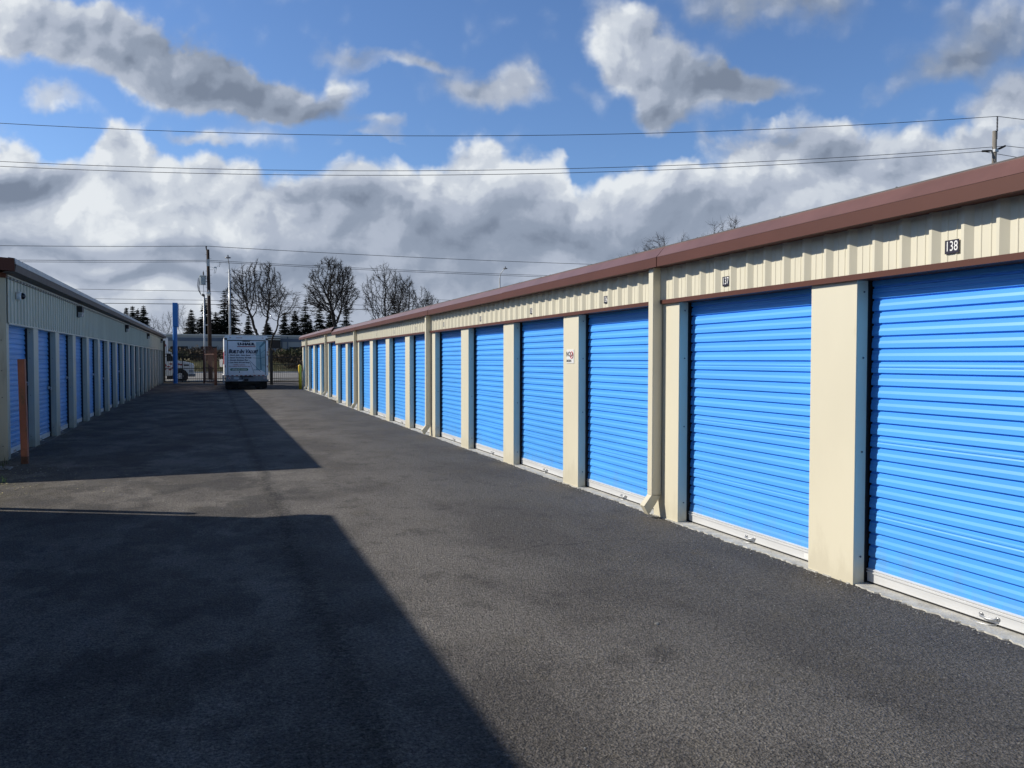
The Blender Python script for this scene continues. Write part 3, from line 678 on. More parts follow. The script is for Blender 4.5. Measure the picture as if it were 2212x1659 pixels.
for pts in ([(1550, 380), (1600, 370), (1640, 1215), (1590, 1225)], [(1530, 350), (1600, 360), (1830, 130), (1730, 110)], [(1600, 570), (1610, 585), (1830, 410), (1830, 395)],
            [(1620, 745), (1640, 765), (1835, 715), (1835, 700)], [(1640, 1010), (1640, 1025), (1835, 1055), (1835, 1035)], [(1390, 640), (1390, 660), (1560, 660), (1560, 645)], [(1320, 1205), (1320, 1225), (1590, 1225), (1590, 1205)]):
    quad('decal_line', [tx(*p) for p in pts], teal2, rd, YD)
for a, c_ in (((1170, 850), (1600, 1290)), ((1195, 930), (1345, 1340)), ((1290, 750), (1640, 770)), ((1255, 655), (1440, 620))):
    pa, pb = tx(*a), tx(*c_); b = MB(); b.tube([(pa[0], YD-.003, pa[1]), (pb[0], YD-.003, pb[1])], .0075, 4); b.build('decal_pointer', navy, rd)
p0, p1 = tx(695, 355), tx(1430, 135)
quad('decal_panel', [(p0[0], p0[1]), (p1[0], p0[1]), (p1[0], p1[1]), (p0[0], p1[1])], white, rd, YD-.004)
p0, p1 = tx(715, 335), tx(1412, 305); quad('decal_bar', [(p0[0], p0[1]), (p1[0], p0[1]), (p1[0], p1[1]), (p0[0], p1[1])], dred, rd, YD-.006)
def rear_text(body, xa, xb, za, zb_, m, **k):
    pa, pb = tx(xa, zb_), tx(xb, za); return text_mesh('lettering', body, .2, ((pa[0]+pb[0])/2, YD-.007, (pa[1]+pb[1])/2), ROT_Y, m, rd, fit=(pb[0]-pa[0], pb[1]-pa[1]), **k)
rear_text('U-HAUL', 728, 1398, 172, 278, navy, offset=.018)
rear_text('Built-In Value!', 385, 1505, 425, 585, navy, offset=.009, shear=.3, smallcaps=True)
for tx_, xb_, z_ in (('Mom\'s Attic - Extra Space!', 1225, 655), ('Secure Tie-Downs, Rub Rails', 1255, 750), ('Smooth, Aluminum Floor', 1140, 842), ('Low Deck, EZ-Load Ramp', 1180, 935)):
    rear_text(tx_, 435, xb_, z_-32, z_+34, navy, shear=.3, offset=.010)
    rear_text('•', 385, 412, z_-12, z_+16, navy)
rear_text('17,000 Locations...', 560, 1045, 998, 1044, dred, shear=.3, offset=.006)
rear_text('Your Helping Hands Along the Way!', 400, 1210, 1062, 1104, dred, shear=.3, offset=.006)
p0, p1 = tx(450, 1245), tx(1120, 1155)
b = MB(); b.prism([(p0[0]+.03, p0[1]), (p1[0]-.03, p0[1]), (p1[0], p0[1]+.03), (p1[0], p1[1]-.03), (p1[0]-.03, p1[1]), (p0[0]+.03, p1[1]), (p0[0], p1[1]-.03), (p0[0], p0[1]+.03)], YD-.004, YD-.001); b.build('decal_label', dgreen, rd)
rear_text('uhaul.com', 500, 1068, 1168, 1228, white_e, offset=.004)
b = MB(); b.box(1.18, 1.22, TY-.03, TY-.004, .93, 1.0); b.build('door_latch', black, rd)
# bumper, lights, plate, tow gear
b = MB(); b.box(TX0+.08, TX1-.06, TY-.02, TY+.4, .50, .80); b.box(TX0+.04, TX1+.02, TY-.10, TY+.1, .485, .575); b.build('rear_bumper', grey, tk, bevel=.01)
b = MB()
for i in range(18):
    xa = TX0+.12 + i*(TX1-TX0-.2)/18; b.k = i % 2; b.box(xa, xa+(TX1-TX0-.2)/18-.004, TY-.026, TY-.0205, .765, .80)
b.build('reflector_strip', [lens, white], tk)
b = MB(); b.box(1.22, 1.85, TY-.10, TY-.021, .70, .77); b.box(1.42, 1.62, TY-.18, TY-.1, .50, .62); b.box(1.30, 1.36, TY-.08, TY-.0205, .62, .68); b.build('tow_hitch', black, tk)
for x in (TX0+.24, TX1-.17):
    b = MB(); b.lathe((x, TY-.03, .655), [(.052, -.01), (.052, .008)], 18, 'y'); t_ = b.build('tail_light', white, tk); 
    b = MB(); b.lathe((x, TY-.042, .655), [(.036, -.005), (.036, .004)], 18, 'y'); b.build('lens', lens, t_)
b = MB(); b.box(.92, 1.18, TY-.027, TY-.0205, .59, .70); b.build('license_plate', mat('plate_pale', (.45, .52, .58), .5, var=.3, vscale=30.), tk)
b = MB(); b.box(1.13, 1.35, TY-.106, TY-.1005, .515, .55); b.build('bumper_sticker', white, tk)
for x in (.72, 1.05, 1.15, 1.25, 2.3):
    b = MB(); b.box(x, x+.09, TY-.026, TY-.0205, 2.70, 2.722); b.build('marker_light', lens, tk)
for z in (1.25, 1.85, 1.99):
    for x in (TX0+.03, TX1-.06):
        b = MB(); b.box(x, x+.03, TY-.026, TY-.0205, z-.05, z+.05); b.build('reflector', lens, tk)
for x in (TX0+.06, TX0+.34, TX1-.56, TX1-.28):
    for yw in (TY+.95,):
        b = MB(); b.lathe((x, yw, TZ+.33), [(.16, 0), (.30, .0), (.335, .03), (.34, .12), (.335, .21), (.30, .24), (.16, .24)], 24, 'x'); w = b.build('wheel', tyre, tk, smooth=False)
        b = MB(); b.lathe((x+.02, yw, TZ+.33), [(.16, 0), (.16, .2)], 16, 'x'); b.build('rim', white, w)
for x in (TX0+.10, TX1-.32):
    b = MB(); b.lathe((x, TY+5.4, TZ+.33), [(.16, 0), (.30, .0), (.335, .03), (.335, .19), (.30, .22), (.16, .22)], 24, 'x'); b.build('wheel', tyre, tk)
b = MB(); b.box(TX0+.4, TX1-.4, TY+.3, TY+5.6, .34, .74); b.box(TX0+.62, TX1-.86, TY+.5, TY+1.5, .20, .5); b.box(TX0+.12, TX1-.12, TY+3.8, TY+4.2, .15, .6); b.tube([(TX0+.2, TY+.95, TZ+.33), (TX1-.2, TY+.95, TZ+.33)], .06, 8); b.tube([(1.2, TY+.1, .33), (1.2, TY+2., .40)], .03, 8); b.tube([(1.05, TY+.2, .26), (1.95, TY+.2, .26)], .012, 6); b.build('chassis', black, tk)
b = MB()
for x in (TX0+.05, TX1-.65): b.box(x, x+.62, TY+.45, TY+.46, .14, .52)
b.build('mud_flap', rubber, tk)
b = MB(); b.prism(rrect(TX0+.18, TX1-.18, .55, 2.02, .15), TY+4.72, TY+5.9); b.prism(rrect(TX0+.22, TX1-.22, .5, 1.25, .12), TY+5.9, TY+6.7); b.build('cab', tw, tk, bevel=.03)
for x, sg in ((TX0+.02, -1), (TX1-.02, 1)):
    b = MB(); b.tube([(x+.12*-sg, TY+5.6, 1.25), (x+sg*.17, TY+5.6, 1.2)], .03, 6); b.tube([(x+.12*-sg, TY+5.6, 1.6), (x+sg*.17, TY+5.6, 1.55)], .012, 6); b.box(x+sg*.05, x+sg*.21, TY+5.55, TY+5.63, 1.2, 1.62); b.build('side_mirror', tw, tk, bevel=.01)
# side stripes on the visible left side
b = MB(); b.box(TX0-.004, TX0-.0005, TY+.4, TY+4.2, 1.35, 2.0); b.build('side_stripe', dred, tk)
b = MB(); b.prism([(TX0-.03, .34), (TX0+.03, .34), (TX0+.0, .8), (TX0-.06, .8)], TY+1.5, TY+4.2); b.build('side_skirt', tw, tk)

# ------------------------------------------------------------------ second truck, side on, beyond the fence
t2 = thing('box_truck', 'white truck with red checker stripes behind the fence, seen side on', 'truck', (-3.5, 59.3, .15))
YT = 58.35; Z2 = .1
b = MB(); b.prism([(-4.0, .5), (-1.38, .5), (-1.34, .62), (-1.33, 1.18), (-1.40, 1.33), (-1.85, 1.44), (-2.38, 1.52), (-2.74, 2.08), (-2.90, 2.14), (-3.75, 2.14), (-4.0, 1.9)], YT+.06, YT+1.9); b.build('cab', tw, t2, bevel=.04)
b = MB(); b.prism([(-2.48, 1.50), (-2.78, 2.0), (-3.35, 2.02), (-3.45, 1.45)], YT+.052, YT+.058); b.prism([(-2.37, 1.56), (-2.72, 2.06), (-2.715, 2.075), (-2.355, 1.565)], YT+.2, YT+1.75); b.build('cab_window', mat('cab_glass', (.02, .025, .03), .1), t2)
b = MB(); b.box(-8.5, -3.0, YT+.0, YT+2.0, .72, 3.1); b.build('box_body', tw, t2, bevel=.05)
b = MB()
for i, (x, z) in enumerate([(-2.75, 1.30), (-2.55, 1.22), (-2.9, 1.12), (-2.62, 1.05), (-2.80, .92), (-2.42, 1.32), (-2.25, 1.28), (-2.1, 1.25)]):
    b.add([(x-.12, YT+.048, z), (x, YT+.048, z-.06), (x+.13, YT+.048, z), (x, YT+.048, z+.06)], [(0, 1, 2, 3)])
for i, (x, z) in enumerate([(-3.08, 2.55), (-3.2, 2.7), (-3.08, 1.2), (-3.1, .95), (-3.3, 1.4)]): b.add([(x-.12, YT-.003, z), (x, YT-.003, z-.12), (x+.07, YT-.003, z), (x, YT-.003, z+.12)], [(0, 1, 2, 3)])
b.build('checker_decal', dred, t2, recalc=False)
b = MB(); b.box(-1.95, -1.62, YT+.050, YT+.056, 1.17, 1.27); b.build('hood_vent', black, t2)
b = MB(); b.box(-1.62, -1.335, YT+.045, YT+.30, .72, .90); b.build('headlight', mat('headlamp_glass', (.35, .38, .42), .2, var=.2, vscale=20.), t2)
b = MB(); b.box(-1.66, -1.24, YT+.02, YT+1.95, .44, .62); b.build('front_bumper', grey, t2, bevel=.02)
b = MB(); b.lathe((-2.17, YT+.05, .90-.42), [(.50, 0.), (.50, .02)], 28, 'y'); b.box(-3.0, -2.66, YT+.04, YT+.3, .3, .5); b.build('wheel_arch', black, t2)
for x in (-2.18, -6.8):
    b = MB(); b.lathe((x, YT-.02, .48), [(.2, 0), (.34, .0), (.375, .04), (.375, .2), (.34, .25), (.2, .25)], 28, 'y'); w = b.build('wheel', tyre, t2)
    b = MB(); b.lathe((x, YT-.035, .48), [(.03, 0), (.19, 0), (.2, .012)], 24, 'y'); r_ = b.build('rim', white, w)
    b = MB()
    for q in range(8): a = q*math.pi/4; b.lathe((x+.12*math.cos(a), YT-.045, .48+.1*math.sin(a)), [(.028, 0), (.028, .006)], 8, 'y')
    b.build('rim_hole', black, w)

# ------------------------------------------------------------------ poles
wood = mat('creosoted_pole', (.045, .028, .022), .9, var=.3, vscale=3., stretch=(1, 1, .2)); wood_g = mat('weathered_grey_pole', (.20, .185, .165), .9, var=.3, vscale=5., stretch=(1, 1, .15))
galv = mat('galvanised_steel', (.50, .52, .54), .4, metal=.3, var=.1, vscale=2.); cang = mat('transformer_grey', (.36, .42, .46), .45, var=.05)
porc = mat('porcelain_white', (.7, .7, .68), .3); insb = mat('dark_insulator', (.04, .035, .04), .4)
PX, PY = -.35, 63.
pp = thing('utility_pole', 'dark wooden utility pole with grey transformer, behind the brown gate', 'utility pole', (PX, PY, .1))
b = MB(); b.tube([(PX+.06, PY, -.2), (PX+.03, PY, 5.), (PX-.03, PY, 9.67)], [.155, .13, .105], 14); b.build('pole', wood, pp, smooth=True)
b = MB(); b.lathe((-.75, PY, 7.08), [(.225, 0), (.225, .04), (.205, .06), (.215, .56), (.25, .60), (.255, .66), (.10, .70)], 20); tf = b.build('transformer', cang, pp, smooth=False)
b = MB(); b.lathe((-.70, PY, 7.76), [(.03, 0), (.045, .05), (.03, .08), (.06, .12), (.03, .17), (.05, .21), (.02, .30), (.01, .36)], 10); b.build('bushing', insb, tf)
b = MB(); b.box(-.55, PX-.08, PY-.03, PY+.03, 7.30, 7.34); b.box(-.55, PX-.08, PY-.03, PY+.03, 7.56, 7.60); b.build('bracket', black, tf)
b = MB(); b.tube([(-.42, PY, 9.45), (-.49, PY, 9.78), (-.49, PY, 9.83)], [.035, .045, .03], 8); b.lathe((-.49, PY, 9.80), [(.03, 0), (.065, .02), (.04, .05), (.065, .08), (.03, .13)], 10); b.build('top_insulator', insb, pp)
b = MB(); b.lathe((-.34, PY-.22, 6.28), [(.03, 0), (.10, .03), (.16, .10), (.165, .2), (.10, .26), (.04, .28)], 16); b.box(-.38, -.30, PY-.2, PY-.12, 6.42, 6.7); b.build('dome_camera', porc, pp, smooth=False)
b = MB(); b.tube([(PX+.05, PY, 8.2), (-.02, PY, 8.2), (.02, PY, 8.35), (-.1, PY, 8.38)], .012, 5); b.tube([(.10, PY, 8.45), (.20, PY, 8.30), (.13, PY, 7.98), (.03, PY, 7.95), (.12, PY, 8.45)], .022, 5); b.box(.03, .22, PY-.03, PY+.03, 8.34, 8.42); b.build('fuse_cutout', galv, pp)
b = MB(); b.tube([(.42, PY, 8.45), (.40, PY, 8.72), (.46, PY, 8.80), (.52, PY, 8.72), (.49, PY, 8.6)], .012, 5); b.tube([(.20, PY, 8.4), (.32, PY, 8.52), (.42, PY, 8.45)], .008, 4); b.build('jumper_clamp', insb, pp)
b = MB(); b.box(PX-.11, PX+.09, PY-.16, PY-.13, 8.45, 8.95); b.build('pole_band', galv, pp)
b = MB()
for i, z in enumerate(np.arange(6.9, 9.6, .3)): b.tube([(PX-.01, PY, z), (PX+(.22 if i % 2 else -.20), PY, z)], .010, 4)
b.build('climbing_step', black, pp)
for i, (a, c_, r_) in enumerate(((-.95, 7.66, .35), (-.90, 7.6, .28), (-.88, 7.55, .22))):
    b = MB(); b.tube([(-.85, PY, c_), (-1.05+.05*i, PY, c_-.12), (-1.12+.06*i, PY, c_-.6), (-1.05+.06*i, PY, c_-1.0), (-.88, PY, 6.35), (-.72, PY, 6.22)], .018, 5); b.build('service_cable', insb, pp)
sm = thing('service_mast', 'slim pale metal service mast standing left of the dark utility pole', 'mast', (-.66, 62., .1))
b = MB(); b.tube([(-.66, 62., -.1), (-.66, 62., 6.15)], .062, 12); b.build('pipe', galv, sm, smooth=True)
b = MB(); b.tube([(-.66, 62., 6.15), (-.67, 62., 6.25), (-.76, 62., 6.30), (-.80, 62, 6.22)], [.07, .085, .07, .05], 8); b.tube([(-.67, 62., 6.3), (-.69, 62., 7.0)], .014, 5); b.build('weatherhead', insb, sm)
b = MB(); b.box(-.7, -.42, 61.98, 62.9, 6.0, 6.04); b.box(-.7, -.42, 61.98, 62.9, 4.1, 4.14); b.build('strap', galv, sm)
def street_light(x, y, h, lean, lab, hx=0.):
    n = thing('street_lamp', lab, 'street lamp', (x, y, .1))
    b = MB(); b.tube([(x, y, -.1), (x, y, h)], [.13, .085], 12); b.build('pole', galv, n, smooth=True)
    b = MB(); b.tube([(x, y, h-.05), (x+lean*.25, y-.1, h+.55), (x+lean, y-.6, h+1.05)], [.06, .05, .035], 8); b.build('arm', galv, n)
    b = MB(); b.lathe((x+lean*1.05, y-.8, h+1.0), [(.08, 0), (.30, .05), (.26, .12), (.08, .18), (.06, .34), (.03, .36)], 14); b.build('lamp_head', grey, n)
street_light(1.49, 85, 10.6, -.14, 'tall pale metal street lamp rising behind the white box truck')
street_light(33.72, 95, 11.95, .42, 'street lamp with curved arm showing above the roof of right building')
# right-hand grey pole
QX, QY = 36.71, 29.38
rp = thing('utility_pole', 'weathered grey utility pole rising behind the right building roof', 'utility pole', (QX, QY, 0))
b = MB(); b.tube([(QX, QY, -.1), (QX, QY, 13.1)], [.16, .105], 14); b.build('pole', wood_g, rp, smooth=True)
dv = Vector((.9365, -.349, 0))
b = MB(); p = Vector((QX, QY, 0)) + dv*.12
b.tube([p+Vector((0, 0, 12.7)), p+Vector((0, 0, 13.8))], .022, 6)
for z in np.arange(13.1, 13.8, .07): b.lathe((p.x, p.y, z), [(.03, 0), (.055, .02), (.03, .035)], 8)
b.build('post_insulator', insb, rp)
b = MB(); q = Vector((QX, QY, 12.13))
b.tube([q, q+dv*-.36+Vector((0, 0, -.02)), q+dv*-.62+Vector((0, 0, -.03))], [.03, .055, .05], 8); b.tube([q, q+dv*.3+Vector((0, 0, .12)), q+dv*.55+Vector((0, 0, .24))], [.03, .055, .045], 8); b.build('arm_insulator', insb, rp)
b = MB(); b.box(QX-.12, QX+.12, QY-.14, QY+.12, 12.04, 12.18); b.build('pole_band', galv, rp)

# ------------------------------------------------------------------ overhead wires
wire = mat('overhead_wire', (.03, .035, .045), .6)
def cat(A, Bp, sag, n=28):
    A, Bp = Vector(A), Vector(Bp); return [A.lerp(Bp, i/n) - Vector((0, 0, 4*sag*(i/n)*(1-i/n))) for i in range(n+1)]
def power_line(spans, lab, r=.013):
    b = MB(); pts = []
    for A, Bp, sg in spans: pts += cat(A, Bp, sg)[(1 if pts else 0):]
    b.tube(pts, r, 5); o = b.build('power_line', wire); tag(o, lab, 'power line', 'overhead power lines')
    return o
far = Vector((38.1, 28.88, 0)) - Vector((36.75, 29.38, 0)); far.normalize()
def ext(A, L, dz): A = Vector(A); q = A + far*L; q.z = A.z+dz; return q
def back(A, Bp, t): A, Bp = Vector(A), Vector(Bp); return A + (A-Bp)*t
A1L, A1R = (-33.3, 55.6, 15.6), (36.82, 29.34, 13.83)
power_line([(A1L, A1R, 1.78), (A1R, ext(A1R, 40, -3.6), .3)], 'topmost single wire crossing the whole sky to the insulator tip on grey pole', .015)
A2R = (37.25, 29.17, 12.36); A3R = (36.13, 29.60, 12.09)
power_line([((-33.3, 55.4, 13.45), A2R, 1.80), (A2R, ext(A2R, 40, -3.2), .3)], 'upper wire of the pair below the topmost wire, meeting the grey pole arm', .014)
power_line([((-33.3, 55.4, 13.20), A3R, 1.76), (A3R, ext(A3R, 40, -5.4), .3)], 'lower wire of the upper pair, ending at the left arm of grey pole', .014)
power_line([((-42, PY, 8.85), (-.49, PY, 9.92), .35), ((-.49, PY, 9.92), (70, PY, 11.2), .55)], 'wire on the top insulator of dark wooden pole with transformer', .018)
power_line([((-42, PY, 8.0), (-.45, PY+.1, 8.9), .33), ((-.45, PY+.1, 8.9), (70, PY, 9.9), .5)], 'upper wire of the close pair just above the transformer', .016)
power_line([((-42, PY, 7.85), (-.45, PY-.1, 8.77), .33), ((-.45, PY-.1, 8.77), (70, PY, 9.75), .5)], 'lower wire of the close pair just above the transformer', .016)
power_line([((-42, 66, 6.75), (-.45, 66, 6.86), .15), ((-.45, 66, 6.86), (60, 66, 6.8), .15)], 'thin wire passing the white globe on the dark wooden pole', .014)
power_line([((-42, 66, 6.0), (-.45, 66, 6.17), .12), ((-.45, 66, 6.17), (60, 66, 6.3), .15)], 'thin wire midway between the globe wire and the lowest wire', .014)
power_line([((-42, 66, 5.6), (-.45, 66, 5.86), .12), ((-.45, 66, 5.86), (60, 66, 5.6), .12)], 'lowest wire, passing behind the top of blue pole sign', .022)

# ------------------------------------------------------------------ warehouse across the road
whw = mat('warehouse_white', (.42, .43, .44), .8, var=.06, vscale=.2); whb = mat('warehouse_band', (.15, .185, .25), .7, var=.1, vscale=.2); cap = mat('parapet_cap', (.75, .75, .74), .6)
wd = mat('dock_dark', (.012, .012, .016), .6); wbr = mat('dark_brown_cladding', (.035, .028, .028), .7, var=.3, vscale=.4)
WY = 170.
wh = thing('warehouse', 'long low white warehouse with blue-grey band and dark dock doors across the road', 'building', (10, WY, 2.6))
b = MB(); b.box(-9, 90, WY, WY+30, 2.0, 5.25); b.box(-9, 90, WY, WY+30, 5.92, 6.38); b.build('wall', whw, wh)
b = MB(); b.box(-9.02, 90.02, WY-.05, WY+30.05, 5.2501, 5.9199); b.build('wall_band', whb, wh)
b = MB(); b.box(-9.1, 90.1, WY-.15, WY+30.1, 6.3801, 6.60); b.build('parapet', cap, wh)
for i, (x0, x1) in enumerate(((-7.8, -4.9), (-2.45, .5), (4.0, 6.5), (14.5, 19.5), (23, 28), (33, 38))):
    b = MB(); b.box(x0, x1, WY-.12, WY+.05, 2.0, 4.2); d = b.build('dock_door', wd, wh)
    b = MB()
    for q in range(7):
        xx = x0 + (x1-x0)*(q+.5)/7; b.box(xx-.05, xx+.04, WY-.18, WY-.13, 3.1+.1*(q % 3), 3.9)
    b.build('door_strip', mat('pale_strip', (.22, .23, .25), .7), d)
b = MB(); b.box(9.0, 12.6, WY-1.5, WY-.001, 2.0, 6.2); o = b.build('entrance_block', wbr, wh)
b = MB(); b.box(9.0, 12.6, WY-1.62, WY-1.501, 5.95, 6.15); b.box(9.0, 12.6, WY-1.62, WY-1.501, 5.6, 5.72); b.build('canopy_edge', cap, o)
b = MB(); b.box(9.4, 12.2, WY-1.58, WY-1.501, 2.6, 3.9); b.build('window', mat('shop_glass', (.20, .22, .26), .3, var=.3, vscale=.8), o)
b = MB(); b.box(14.0, 14.25, WY-.1, WY+.0, 2.0, 6.38); b.box(12.9, 13.1, WY-.2, WY-.11, 2.0, 5.4); b.build('rain_pipe', whb, wh)
b = MB(); b.box(-60, 90, 150.0, 150.15, 2.1, 2.75); o = b.build('retaining_wall', mat('dark_wall', (.05, .05, .055), .9, var=.3, vscale=.5)); tag(center(o), 'low dark retaining wall in front of the white warehouse', 'wall')

# ------------------------------------------------------------------ shrubs, dead grass on the far bank
def shrub(x, y, z, rx, rz, m, lab, seed, nleaf=900, leaf=.16):
    r_ = np.random.default_rng(seed); n = thing('shrub', lab, 'shrub', (x, y, z), 'shrubs on the bank across the road')
    b = MB()
    for i in range(10):
        a = r_.uniform(0, 6.28); q = r_.uniform(.3, .9); b.tube([(x, y, z-.1), (x+math.cos(a)*rx*q*.5, y+math.sin(a)*rx*.4*q, z+rz*.5), (x+math.cos(a)*rx*q, y+math.sin(a)*rx*.7*q, z+rz*r_.uniform(.7, 1.05))], [.05, .03, .012], 3, caps=False)
    b.build('stems', bark, n)
    b = MB()
    cl = r_.normal(0, .45, (14, 3))
    for i in range(nleaf):
        c_ = cl[r_.integers(14)]; p = np.array([x+c_[0]*rx+r_.normal()*rx*.22, y+c_[1]*rx*.6+r_.normal()*rx*.2, z+rz*.5+c_[2]*rz*.5+r_.normal()*rz*.18])
        if p[2] < z-.05: p[2] = z+r_.uniform(0, rz*.4)
        v = r_.normal(0, leaf, (3, 3)); b.add([tuple(p+v[0]), tuple(p+v[1]), tuple(p+v[2])], [(0, 1, 2)])
    b.build('foliage', m, n, recalc=False)
sh = [(-5.5, 121, 2.6, 1.3, twig_g, 'green-brown shrub on the bank above the white side-on truck'), (-1.2, 122, 3.2, 1.6, twig, 'brown bare shrub on the bank left of the utility pole'),
      (3.2, 124, 2.4, 1.7, twig_g, 'dull green shrub on the bank right of the utility pole'), (8.9, 116, 2.6, 1.2, twig, 'low brown shrub on the bank just right of the parked truck'),
      (11.3, 121, 3.2, 1.5, twig_g, 'wide olive shrub on the bank behind the picket fence'), (15.0, 120, 2.2, 1.2, twig, 'brown shrub on the bank next to the right building'), (11.2, 104.5, 2.3, .9, twig, 'dark red-brown bush beside the road behind the picket fence'),
      (-9.5, 120, 2.5, 1.4, twig_g, 'shrub on the bank at the far left, partly hidden by the left building')]
for i, (x, y, rx, rz, m, lab) in enumerate(sh): shrub(x, y, zg(x, y), rx, rz, m, lab, 40+i, 1100)
# dark thicket in front of the retaining wall
r_ = np.random.default_rng(9); b = MB()
for i in range(9000):
    x = r_.uniform(-30, 45); y = r_.uniform(130, 149); z = zg(x, y)+abs(r_.normal(0, .45)); v = r_.normal(0, .22, (3, 3)); p = np.array([x, y, z]); b.add([tuple(p+v[0]), tuple(p+v[1]), tuple(p+v[2])], [(0, 1, 2)])
o = b.build('thicket', twig, recalc=False); tag(o, 'dark leafless thicket covering the bank below the warehouse', 'thicket', kind='stuff')
b = MB(); 
for i in range(14000):
    x = r_.uniform(-25, 40); y = r_.uniform(100, 119); z = zg(x, y)-.03; h = r_.uniform(.15, .5); a = r_.uniform(-.2, .2)
    b.add([(x-.05, y, z), (x+.05, y, z), (x+a, y+r_.uniform(-.1, .1), z+h)], [(0, 1, 2)])
o = b.build('dead_grass', mat('straw_grass', (.30, .26, .13), 1., var=.35, vscale=.5), recalc=False); tag(o, 'straw coloured dead grass strip along the far side of the road', 'grass', kind='stuff')

# ------------------------------------------------------------------ trees
def tube_fast(P0, P1, R0, R1, n):
    """numpy cones: every edge one n-sided open tube"""
    d = P1-P0; L = np.linalg.norm(d, axis=1, keepdims=True); d = d/np.maximum(L, 1e-6)
    up = np.where(np.abs(d[:, 2:3]) < .9, np.array([[0, 0, 1.]]), np.array([[1., 0, 0]]))
    a = np.cross(d, up); a /= np.linalg.norm(a, axis=1, keepdims=True); b = np.cross(d, a)
    V = []
    for k in range(n):
        w = 2*math.pi*k/n; V.append(P0 + (a*math.cos(w)+b*math.sin(w))*R0[:, None])
    for k in range(n):
        w = 2*math.pi*k/n; V.append(P1 + (a*math.cos(w)+b*math.sin(w))*R1[:, None])
    V = np.stack(V, 1).reshape(-1, 3); m = len(P0); base = (np.arange(m)*2*n)[:, None]
    F = np.concatenate([base+np.array([[k, (k+1) % n, n+(k+1) % n, n+k]]) for k in range(n)], 0)
    return V, F
def np_mesh(name, V, F, m, parent):
    me = bpy.data.meshes.new(name); me.vertices.add(len(V)); me.vertices.foreach_set('co', V.astype(np.float32).ravel())
    k = F.shape[1]; me.loops.add(F.size); me.loops.foreach_set('vertex_index', F.astype(np.int32).ravel())
    me.polygons.add(len(F)); me.polygons.foreach_set('loop_start', np.arange(0, F.size, k, dtype=np.int32)); me.update(calc_edges=True); me.validate()
    me.materials.append(m); o = bpy.data.objects.new(name, me); C.objects.link(o); o.parent = parent
    o.location = -Vector(parent['_o']); return o
def bare_tree(base, lobes, trunk_h, lab, seed, npts=1500, step=.55, rt=.022, m=bark, group='leafless trees beyond the warehouse', fork=None, twigs=3, tl=1.1, scale_r=1., expo=2.35, lean=0.):
    rg = np.random.default_rng(seed); base = np.array(base, float)
    pts = []
    for (cx, cz, rx, rz, w) in lobes:
        k = int(npts*w); nc = 95; q = rg.normal(0, 1, (nc, 3)); q /= np.linalg.norm(q, axis=1, keepdims=True); q *= rg.uniform(0.15, 1., (nc, 1))**.55
        q[:, 2] = np.where(q[:, 2] < -.35, q[:, 2]*.9, q[:, 2])
        ci = rg.integers(0, nc, k); sz_ = rg.uniform(.10, .24, nc)[ci][:, None]; off = rg.normal(0, 1, (k, 3)); off /= np.linalg.norm(off, axis=1, keepdims=True); off *= rg.uniform(0, 1, (k, 1))**.4*sz_
        pts.append(np.array([cx, base[1], cz]) + (q[ci]+off)*np.array([rx, rx*.8, rz]))
    A = np.concatenate(pts)
    nodes = [base.copy()]; par = [-1]; n0 = int(trunk_h/step)
    starts = fork or [(0, 0)]
    for (dx, _) in starts:
        cur = 0; p = base.copy()
        for i in range(n0):
            p = p + np.array([(dx+lean)/n0 + rg.normal(0, .05), rg.normal(0, .05), step]); nodes.append(p.copy()); par.append(cur); cur = len(nodes)-1
    N = np.array(nodes); par = list(par)
    di, kd = step*14, step*1.9
    dist = np.full(len(A), 1e9); near = np.zeros(len(A), int)
    def upd(idx0):
        nonlocal dist, near
        Nn = N[idx0:]
        for s_ in range(0, len(Nn), 400):
            D_ = np.linalg.norm(A[:, None, :]-Nn[None, s_:s_+400, :], axis=2); j = D_.argmin(1); dm = D_[np.arange(len(A)), j]; u_ = dm < dist
            dist[u_] = dm[u_]; near[u_] = idx0+s_+j[u_]
    upd(0); grown = {}
    for it in range(90):
        if len(A) < 5: break
        act = dist < (di if it > 12 else 1e8)
        if not act.any(): di *= 1.5; continue
        dirs = A[act]-N[near[act]]; dirs /= np.linalg.norm(dirs, axis=1, keepdims=True)
        ui, inv = np.unique(near[act], return_inverse=True); S = np.zeros((len(ui), 3)); np.add.at(S, inv, dirs)
        S /= np.maximum(np.linalg.norm(S, axis=1, keepdims=True), 1e-6); S += rg.normal(0, .18, S.shape) + np.array([0, 0, .06]); S /= np.linalg.norm(S, axis=1, keepdims=True)
        keep = np.array([grown.get(int(i), 0) < 3 for i in ui])
        if not keep.any(): break
        ui, S = ui[keep], S[keep]
        for i in ui: grown[int(i)] = grown.get(int(i), 0)+1
        i0 = len(N); N = np.concatenate([N, N[ui]+S*step]); par += [int(i) for i in ui]
        upd(i0); k_ = dist > kd; A = A[k_]; dist = dist[k_]; near = near[k_]
    par = np.array(par); n = len(N); rad = np.zeros(n); hasc = np.zeros(n, bool); hasc[par[par >= 0]] = True
    acc = np.zeros(n)
    for i in range(n-1, -1, -1):
        r_i = (acc[i])**(1/expo) if hasc[i] else rt
        rad[i] = max(r_i, rt)
        if par[i] >= 0: acc[par[i]] += rad[i]**expo
    rad *= scale_r
    e = np.arange(1, n); P0, P1 = N[par[e]], N[e]; R0 = np.minimum(rad[par[e]], rad[e]*1.35); R1 = rad[e]
    big = R1 > .075
    t = thing('bare_tree', lab, 'tree', tuple(base), group)
    V, F = tube_fast(P0[big], P1[big], R0[big], R1[big], 6); np_mesh('trunk', V, F, m, t)
    tips = np.where(rad < rt*2.6)[0]; tp = np.repeat(tips, twigs)
